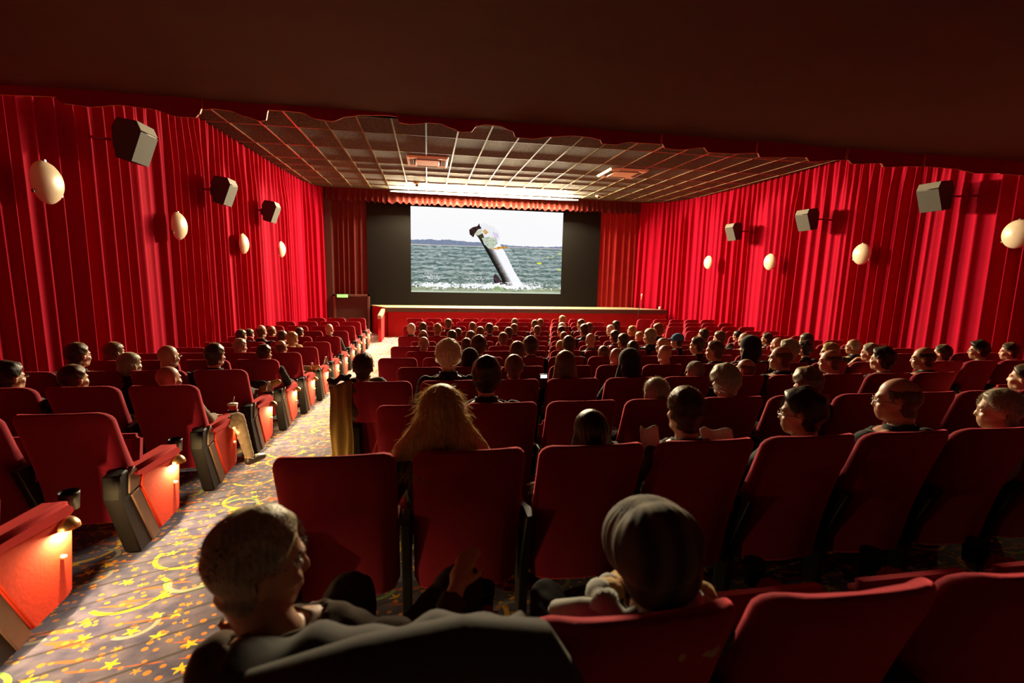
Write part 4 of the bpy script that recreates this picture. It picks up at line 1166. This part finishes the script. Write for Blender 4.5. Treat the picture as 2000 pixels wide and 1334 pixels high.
FIX = {'A13': 'black', 'A14': 'dark navy', 'A18': 'black', 'A21': 'dark brown', 'B26': 'black', 'C14': 'black', 'D4': 'black', 'D8': 'black', 'D11': 'black', 'D10': 'dark grey',
       'E3': 'black', 'E7': 'black', 'G2': 'grey', 'G3': 'black', 'F1': 'black', 'F5': 'tan', 'F9': 'grey', 'F7': 'dark grey', 'C10': 'black', 'H1': 'black', 'FG1': 'dark brown', 'FG2': 'dark grey',
       'P1': 'dark brown', 'P2': 'dark brown', 'C19': 'dark grey', 'D13': 'black', 'E8': 'grey', 'C3': 'dark navy', 'B24': 'grey', 'D3': 'tan'}
FIGK = {'G2': 'maisle', 'G3': 'mcross', 'F9': 'mcross', 'D10': 'mchin', 'FG1': 'fg', 'FG2': 'fgb', 'H1': 'mR', 'H4': 'mR', 'D9': 'mLL', 'E7': 'mLL', 'D13': 'mLL', 'E8': 'mLL', 'D8': 'mLL', 'C12': 'fL', 'D1': 'mLL', 'E5': 'mLL', 'E6': 'mLL'}
HAIRCOL = {'FG1': 'greying', 'E3': 'dark', 'C18': 'grey', 'FG1': 'grey', 'D12': 'brown'}

# (row, x, crown above seat top, id, hair style)
PEOPLE = [(2,2.3,0.19,'B1','brown') ,(2,3.0,0.18,'B5','brown') ,(2,3.62,0.27,'B7','blond') ,(3,-0.11,0.18,'A2','bobdark') ,(3,0.49,0.27,'A3','brown'),
(3,1.07,0.19,'A8','brown') ,(3,1.63,0.1,'A10','blond') ,(3,2.62,0.25,'B4','brown') ,(3,3.31,0.19,'B8','white') ,(3,3.81,0.27,'B14','brown'),
(3,4.74,0.24,'B18','longblack') ,(4,-3.59,0.13,'F3','dark') ,(4,-3.17,0.2,'F2','balding') ,(4,-2.63,0.16,'F6','dark') ,(4,-2.04,0.24,'F7','bald'),
(4,-0.35,0.25,'A1','whitecap') ,(4,0.21,0.23,'A4','auburn') ,(4,0.66,0.15,'A7','dark') ,(4,1.35,0.26,'A9','dark') ,(4,1.91,0.25,'B2','brown'),
(4,2.44,0.21,'B6','brown') ,(4,3.0,0.2,'B9','dark') ,(4,3.66,0.28,'B16','brown') ,(4,4.18,0.23,'B19','white') ,(4,4.71,0.21,'B22','blond'),
(5,-3.38,0.2,'G6','dark') ,(5,-3.04,0.29,'F1','balding') ,(5,-2.67,0.18,'F4','dark') ,(5,1.03,0.26,'A11','brown') ,(5,1.61,0.25,'A20','dark'),
(5,2.76,0.16,'B10','brown') ,(5,3.2,0.32,'B15','dark') ,(5,4.41,0.16,'C2','blond') ,(5,4.84,0.32,'C4','auburn') ,(5,6.71,0.19,'C12','bun'),
(6,-2.22,0.22,'F5','blond') ,(6,-0.08,0.26,'A5','balding') ,(6,0.42,0.25,'A6','dark') ,(6,0.75,0.24,'A12','brown') ,(6,1.33,0.21,'A19','brown'),
(6,3.44,0.25,'B20','dark') ,(6,5.25,0.28,'C8','dark') ,(6,6.62,0.2,'D1','dark') ,(7,-2.65,0.17,'G4','grey') ,(7,-2.1,0.15,'F9','balding'),
(7,-0.06,0.2,'A13','bald') ,(7,0.59,0.17,'A15','dark') ,(7,2.1,0.13,'B11','blond') ,(7,2.6,0.25,'B17','bald') ,(7,3.16,0.24,'B21','dark'),
(7,3.63,0.32,'C3','grey') ,(7,4.12,0.24,'C6','cap') ,(7,4.9,0.28,'C11','brown') ,(7,5.37,0.26,'C13','bald') ,(7,6.57,0.24,'D5','bobdark'),
(8,-3.65,0.18,'H2','longbrown') ,(8,-2.0,0.15,'F8','dark') ,(8,0.67,0.24,'A16','curlydark') ,(8,1.38,0.23,'B28','curlydark') ,(8,1.92,0.25,'B12','dark'),
(8,2.42,0.11,'B23','brown') ,(8,2.86,0.18,'B25','dark') ,(8,3.31,0.23,'C5','bald') ,(8,3.85,0.23,'C9','dark') ,(8,5.16,0.23,'D2','bald'),
(8,5.61,0.16,'D6','black') ,(8,6.47,0.2,'D9','bald') ,(9,-3.37,0.24,'H1','dark') ,(9,-2.91,0.14,'H5','bobgrey') ,(9,-2.57,0.22,'G1','bald'),
(9,-2.14,0.23,'G3','dark') ,(9,0.46,0.15,'A17','hood') ,(9,1.0,0.24,'B27','brown') ,(9,2.18,0.17,'B24','bald') ,(9,2.79,0.2,'C7','bald'),
(9,3.45,0.24,'C10','brown') ,(9,3.92,0.28,'C14','hood') ,(9,4.46,0.24,'D3','curlygrey') ,(9,5.06,0.21,'D7','blond') ,(9,5.66,0.2,'D10','grey'),
(9,6.78,0.18,'E4','dark') ,(9,7.38,0.22,'E5','black') ,(9,7.9,0.2,'E6','dark') ,(10,-3.17,0.15,'H4','black') ,(10,-2.73,0.13,'H3','dark'),
(10,-2.06,0.12,'G2','bald') ,(10,-0.55,0.2,'A21','dark') ,(10,0.18,0.3,'A14','curlywhite') ,(10,0.77,0.18,'B29','brown') ,(10,1.25,0.21,'B13','longbrown'),
(10,1.88,0.21,'B26','hood') ,(10,2.55,0.1,'C15','beanie') ,(10,3.1,0.13,'C17','balding') ,(10,3.5,0.25,'D4','balding') ,(10,4.07,0.21,'D8','balding'),
(10,4.69,0.22,'D11','black') ,(10,5.21,0.23,'E3','balding') ,(11,0.39,0.25,'A18','black') ,(11,1.62,0.1,'C18','bobgrey') ,(11,2.17,0.18,'C16','curlygrey'),
(11,2.86,0.15,'D12','curlydark') ,(11,4.94,0.16,'E9','dark') ,(12,0.06,0.22,'P1','longblonde') ,(12,0.76,0.1,'P2','bobblack') ,(12,1.25,0.2,'C19','dark'),
(12,1.9,0.17,'D13','black') ,(12,2.49,0.23,'E7','bald') ,(12,3.16,0.15,'E8','grey') ,(13,-0.39,0.2,'FG1','greyshort') ,(13,0.55,0.15,'FG2','beanie')]

ROWX = {}
for rec in PEOPLE: ROWX.setdefault(rec[0], []).append(rec)
def bank_of(x): return 'L' if x < -1.4 else ('R' if x > 6.05 else 'C')
def setmat(o, m):
    o.material_slots[0].link = 'OBJECT'; o.material_slots[0].material = m

def seats_for(k, bank):
    if bank == 'L': n = 3 if k == 0 else 4; return [-1.77 - .283 - .56 * i for i in range(n)]
    if bank == 'C':
        x0 = (-.66 if k % 2 == 0 else -.36) + .28; n = 10 if k in (0, 1) else 11
        return [x0 + .56 * i for i in range(n)]
    x0 = 6.44 + (6.68 - 6.44) * (Yk(k) - 5.08) / 9.5 + .28
    return [x0 + .56 * i for i in range(5)]

for k in range(14):
    for bank in 'LCR':
        if k == 13 and bank == 'R': continue
        if bank == 'R' and k > 11: continue
        sx = seats_for(k, bank)
        for i, x in enumerate(sx):
            if k == 13 and (i > 6 or (bank == 'L' and i > 1)): continue
            taken = any(abs(r[1] - x) < .30 for r in ROWX.get(k, []))
            last = i == len(sx) - 1
            if bank == 'L': seat(k, bank, i, x, taken, False, 'panel' if i == 0 else None, True)
            elif bank == 'C': seat(k, bank, i, x, taken, i == 0, 'panel' if last else ('plain'), False)
            else: seat(k, bank, i, x, taken, i == 0, 'plain', False)

ci = 0
CY = ['black', 'dark grey', 'black', 'dark navy', 'dark brown', 'black', 'dark grey']
for (k, x, dz, pid, style) in PEOPLE:
    bank = bank_of(x)
    kind, hs, hc, words = STY[style]
    side = FIGK.get(pid)
    if side is None:
        if kind == 'm': side = 'mR' if bank == 'L' else ('m0' if x < 3.0 else ('mL' if (ci % 3) else 'mLL'))
        else: side = 'fR' if bank == 'L' else ('f0' if x < 3.2 else 'fL')
    if hs == 'beanie' and pid == 'FG2': hs = 'bigbeanie'
    f = fig(side)
    y = Yk(k); z = floor_z(y); s = (.95 + dz) / 1.17
    cloth = FIX.get(pid, CY[ci % len(CY)]); ci += 1
    mates = sorted(r[1] for r in PEOPLE if r[0] == k and bank_of(r[1]) == bank)
    where = {'L': 'left block', 'C': 'centre block', 'R': 'right block'}[bank]
    row = ORD[k] + ' row from stage'
    if k == 13: row = 'nearest the camera'
    lab = 'person, %s, %s top, %s from left, %s, %s' % (words, cloth, ORD[mates.index(x)], row, where)
    if pid == 'P1': lab = 'person with very long blonde hair seated in the nearest fully visible row'
    if pid == 'FG1': lab = 'person with short greying hair turned right, leaning at the aisle, closest to camera'
    if pid == 'FG2': lab = 'person in striped slouchy knit beanie, seen from behind, closest to camera at centre'
    t = thing('person', lab, 'person', (x + (.12 * s if pid == 'FG1' else 0), y, z), 0, 'seated audience')
    t.scale = (s, s, s)
    b = link('body', f['body'], t); setmat(b, SKIN[ci % 3])
    setmat(link('jacket', f['jacket'], t), CLOTH[cloth])
    setmat(link('collar', f['collar'], t), M['fur'] if pid == 'F5' else CLOTH[cloth])
    tr = 'khaki' if pid in ('F9', 'G2') else 'jeans'
    setmat(link('trousers', f['trousers'], t), CLOTH[tr])
    for q in (0, 1): setmat(link('shoe', f['shoe%d' % q], t), M['shoe_tan'] if pid in ('G3', 'F9') else M['shoe'])
    if hs:
        h = link({'hood': 'hood', 'beanie': 'beanie', 'bigbeanie': 'beanie', 'cap': 'cap'}.get(hs, 'hair'), get_hair(side, hs), t)
        hc = HAIRCOL.get(pid, hc)
        setmat(h, {'HOOD': M['hood_black'], 'BEANIE': M['beanie'] if pid == 'FG2' else M['beanie_grey'], 'CAP': M['cap_blue']}.get(hc) or HAIR[hc])
        if hs in ('cap',): setmat(link('hair', get_hair(side, 'fringe'), t), HAIR['dark'])
    elif pid in ('E7', 'D9', 'A13'):
        setmat(link('hair', get_hair(side, 'fringe'), t), HAIR['brown' if pid == 'E7' else 'grey'])
    if pid in ('E7', 'D13', 'G1', 'D9', 'D1', 'C8', 'E5', 'H4'):
        HR = f['HR']; g = Geo()
        for sx in (-1, 1):
            pts = [HR @ Vector((sx * .032 + .020 * math.cos(a), .104 - .006 * abs(math.cos(a)), .0 + .015 * math.sin(a))) for a in [2 * PI * q / 14 for q in range(15)]]
            g.tube(pts, .0018, 6, cap=False)
            g.tube([HR @ Vector((sx * .052, .100, .004)), HR @ Vector((sx * .078, .05, .006)), HR @ Vector((sx * .084, -.01, .0))], .0018, 6)
        g.tube([HR @ Vector((-.012, .108, .002)), HR @ Vector((.012, .108, .002))], .0018, 6)
        link('spectacles', g.mesh('spectacles', M['lens'], True), t)
    if pid in ('E7', 'D13', 'E8', 'FG1', 'D8', 'D11', 'E3', 'E5', 'C19', 'H1', 'D9', 'D10'):
        HR = f['HR']; g = Geo()
        for sx in (-1, 1):
            c = HR @ Vector((sx * .030, .072, .0)); R_ = .0125
            g.lathe([(R_ * math.sin(a), R_ * math.cos(a)) for a in [PI * q / 8 for q in range(9)]], 12, 'z', c)
        link('eyes', g.mesh('eyes', M['eye'], True), t)
    if pid == 'P1':
        def base(rs):
            a = rs.uniform(-PI, PI); h = rs.uniform(-.30, .14)
            h = max(h, -.22); r = .102 if h > .0 else .10 + .55 * (-h)
            r2 = r * math.sqrt(max(.05, 1 - max(0, h / .155) ** 2))
            y_ = -.03 + min(r2, .13) * math.sin(a) + (.05 * max(0, -h - .02))
            return (r2 * math.cos(a), y_, h), (math.cos(a), math.sin(a) * .6, .2 if h > .05 else -.1), (0, 0, -.5)
        setmat(link('loose_hair', strands(f['HR'], base, 2600, .055, HAIR['blond'], 3), t, kind='stuff'), HAIR['blond'])
    if pid in ('A14', 'C16', 'C19', 'FG1', 'C18', 'A21', 'D12', 'D13', 'E8'):
        def base(rs, pid=pid):
            th = rs.uniform(-PI, PI); h = rs.uniform(-.2, 1); r = math.sqrt(1 - h * h)
            k_ = {'A14': 1.18, 'C16': 1.14}.get(pid, 1.07)
            n_ = (r * math.cos(th), r * math.sin(th), h)
            return (.080 * k_ * n_[0], -.014 + .1 * k_ * n_[1], .034 + .094 * k_ * n_[2]), n_, (0, 0, .1)
        col_ = {'A14': 'white', 'C16': 'grey', 'C19': 'dark', 'FG1': 'greying', 'C18': 'grey', 'A21': 'dark', 'D12': 'brown', 'D13': 'black', 'E8': 'grey'}[pid]
        setmat(link('loose_hair', strands(f['HR'], base, 3600 if pid in ('A14', 'C16', 'D12') else 1500, .007 if pid == 'FG1' else (.010 if pid in ('D13', 'E8', 'C19') else .02), HAIR[col_], 5), t, kind='stuff'), HAIR[col_])
    if pid in ('F5',):
        g = Geo(); V = [(.12 * math.cos(a), .20 + .11 * math.sin(a), .90 + .015 * math.sin(3 * a)) for a in [2 * PI * q / 24 for q in range(25)]]
        g.tube(V, .045, 12, cap=False); link('fur_collar', g.mesh('fur_collar', M['fur'], True), t)
    if pid == 'A21':
        g = Geo(); V = [(.13 * math.cos(a) + .03, .20 + .10 * math.sin(a), .90 + .012 * math.sin(3 * a)) for a in [2 * PI * q / 24 for q in range(25)]]
        g.tube(V, .05, 12, cap=False); link('hood', g.mesh('hood', CLOTH['dark brown'], True), t)
# ------------------------------------------------------------------ small things on and beside the seats
def arm_at(k, edge_x):    # point on top of the cup holder of the aisle seat in row k of the left block
    y = Yk(k); return (edge_x, y + .785, floor_z(y) + .50)
x, y, z = arm_at(10, -1.815)
t = thing('drink_cup', 'red paper cup with straw standing in an armrest cup holder by the left aisle', 'cup', (x, y, z - .05))
link('cup_body', Geo().lathe([(.001, 0), (.028, 0), (.042, .135), (.040, .135), (.027, .006), (.001, .006)], 24).mesh('cup_body', M['cup'], True), t)
link('rim', Geo().lathe([(.040, .130), (.045, .130), (.045, .142), (.001, .142)], 24).mesh('rim', M['cup_rim'], True), t)
link('straw', Geo().tube([(0, 0, .02), (.004, 0, .14), (.014, .01, .205)], .0035, 8).mesh('straw', M['cup_rim'], True), t)
def bottle(k, xx, lab, m='bottle', group='plastic bottles in the armrests'):
    x, y, z = arm_at(k, xx)
    t = thing('drink_bottle', lab, 'bottle', (x, y, z - .05), 0, group)
    link('bottle_body', Geo().lathe([(.001, 0), (.030, 0), (.032, .02), (.030, .06), (.033, .09), (.033, .13), (.014, .175), (.013, .19), (.001, .19)], 20).mesh('bottle_body', M[m], True), t)
    link('bottle_cap', Geo().lathe([(.015, .186), (.015, .206), (.001, .206)], 14).mesh('bottle_cap', M['cup_rim'], True), t)
bottle(9, -1.815, 'clear plastic bottle in the aisle cup holder behind the red paper cup')
bottle(7, -1.815, 'brown bottle in an aisle cup holder further along the left block', 'gold')
bottle(6, -1.815, 'clear bottle in the aisle cup holder nearest the stage side of left block')

def cloth_grid(name, fn, nu, nv, mat, thick=.006):
    V = []; F = []
    for sgn_ in (0, 1):
        for i in range(nu + 1):
            for j in range(nv + 1):
                p, nrm = fn(i / nu, j / nv); p = Vector(p) + Vector(nrm) * (thick * sgn_); V.append(p)
    n = nv + 1; off = (nu + 1) * n
    for i in range(nu):
        for j in range(nv):
            a = i * n + j; F.append((a, a + n, a + n + 1, a + 1)); F.append((off + a, off + a + 1, off + a + n + 1, off + a + n))
    for i in range(nu):
        for j in (0, nv):
            a = i * n + j; F.append((a, a + n, off + a + n, off + a))
    for j in range(nv):
        for i in (0, nu):
            a = i * n + j; F.append((a, a + 1, off + a + 1, off + a))
    return mesh_from(name, V, F, mat, True)
# coat hanging down the aisle side of the seat under the balding man
y0 = Yk(10); z0 = floor_z(y0)
def coat(u, v):
    fold = .018 * math.sin(u * 13) * (1 - v * .4) + .01 * math.sin(v * 9 + u * 5)
    xx = -.78 + .17 * u + fold * .4
    return (xx, y0 - .045 - .015 * math.sin(PI * u) + fold * .8 + .26 * (1 - v) * .0, z0 + .20 + .80 * v - .07 * (1 - u) * (v ** 3)), (0, -1, 0)
t = thing('coat', 'long brown coat hanging down the aisle side of a seat', 'coat', (0, 0, 0))
link('coat_panel', cloth_grid('coat_panel', coat, 22, 30, fabric('coat_olive', (.20, .12, .03), sheen=.2)), t)
def coat2(u, v):
    a = u * PI
    return (-.80 + .17 * v + .01 * math.sin(a * 3), y0 - .05 + .13 * u, z0 + .99 - .05 * (1 - v) + .035 * math.sin(a) + .012 * math.sin(v * 12)), (0, 0, 1)
link('coat_shoulder', cloth_grid('coat_shoulder', coat2, 16, 16, CLOTH['dark brown']), t)

# jacket draped over the seat of the person closest to the aisle
y1 = Yk(13); z1 = floor_z(y1) - .005
def drape(u, v):
    x_ = -.36 + .56 * u
    s = v * 1.0
    wob = .012 * math.sin(u * 15 + v * 4) + .008 * math.sin(u * 31)
    if s < .55:
        q = s / .55; return (x_, y1 - .035 + .14 * (1 - q) + wob * .3, z1 + .45 + .52 * q + wob), (0, -1, 0)
    q = (s - .55) / .45
    return (x_, y1 - .035 + .17 * q, z1 + .975 + .022 * math.sin(q * PI) - .05 * q * q + wob), (0, 0, 1)
t = thing('jacket', 'dark grey jacket draped over the seat back closest to the camera at left', 'jacket')
link('cloth', cloth_grid('cloth', drape, 40, 40, CLOTH['dark grey']), t)
g = Geo(); g.tube([(-.30, y1 - .06, z1 + .96), (-.12, y1 - .05, z1 + .985), (.06, y1 - .045, z1 + 1.0), (.20, y1 - .03, z1 + .97), (.27, y1 - .01, z1 + .86)], [.05, .058, .060, .058, .045], 16)
link('sleeve', g.mesh('sleeve', CLOTH['dark grey'], True), t)

# lit phone held between two seats, papers
y2 = Yk(10); z2 = floor_z(y2)
t = thing('phone', 'small phone glowing white held up between two centre seats', 'phone', (1.00, y2 + .02, z2 + .935))
link('phone_case', bevel(Geo().box(-.035, .035, -.006, .006, -.065, .065).mesh('phone_case', M['black']), .004), t)
link('phone_screen', Geo().box(-.028, .028, -.0095, -.0062, .03, .058).mesh('phone_screen', emit('phone_glow', (.9, .97, 1.0), 2.5)), t)
y3 = Yk(12); z3 = floor_z(y3)
for i, (xx, dy, w_, h_, a, lab) in enumerate(((1.05, .16, .10, .14, .3, 'pale sheet of paper held beside a seat in the centre of the nearest row'), (1.42, .20, .16, .05, -.1, 'crumpled white paper beside the dark haired man'))):
    t = thing('paper', lab, 'paper', (xx, y3 + dy, z3 + .90 + .01 * i), a)
    def pg(u, v, w_=w_, h_=h_): return (w_ * (u - .5), .02 * math.sin(u * 4) + .03 * v, h_ * (v - .5) + .01 * math.sin(u * 9)), (0, -1, 0)
    link('sheet', cloth_grid('sheet', pg, 10, 8, M['paper'], .0012), t)
# scarf of the person in the beanie
y4 = Yk(13); z4 = floor_z(y4)
t = thing('scarf', 'pale silver scarf bunched round the neck under the striped beanie', 'scarf', (.54, y4, z4))
g = Geo(); pts = [(.115 * math.cos(a), .20 + .10 * math.sin(a), .865 + .018 * math.sin(2 * a + 1)) for a in [2 * PI * q / 36 for q in range(37)]]
g.tube(pts, [.030 + .010 * math.sin(q * 1.7) + .006 * math.sin(q * 3.1) for q in range(37)], 14, cap=False)
g.tube([(-.09, .16, .87), (-.16, .20, .86), (-.21, .26, .82), (-.20, .34, .76)], [.03, .028, .024, .012], 12)
link('scarf_loop', g.mesh('scarf_loop', fabric('scarf_cloth', (.30, .30, .27), sheen=.5), True), t)

g = Geo(); g.tube([(.13 * math.cos(a) + .02, .20 + .11 * math.sin(a), .835 + .014 * math.sin(3 * a)) for a in [2 * PI * q / 30 for q in range(31)]], [.042 + .007 * math.sin(q * 2.1) for q in range(31)], 14, cap=False)
t = thing('fur_collar', 'brown fur collar lying round the shoulders below the striped beanie and scarf', 'collar', (.56, y4, z4))
link('fur_roll', g.mesh('fur_roll', M['fur'], True), t)
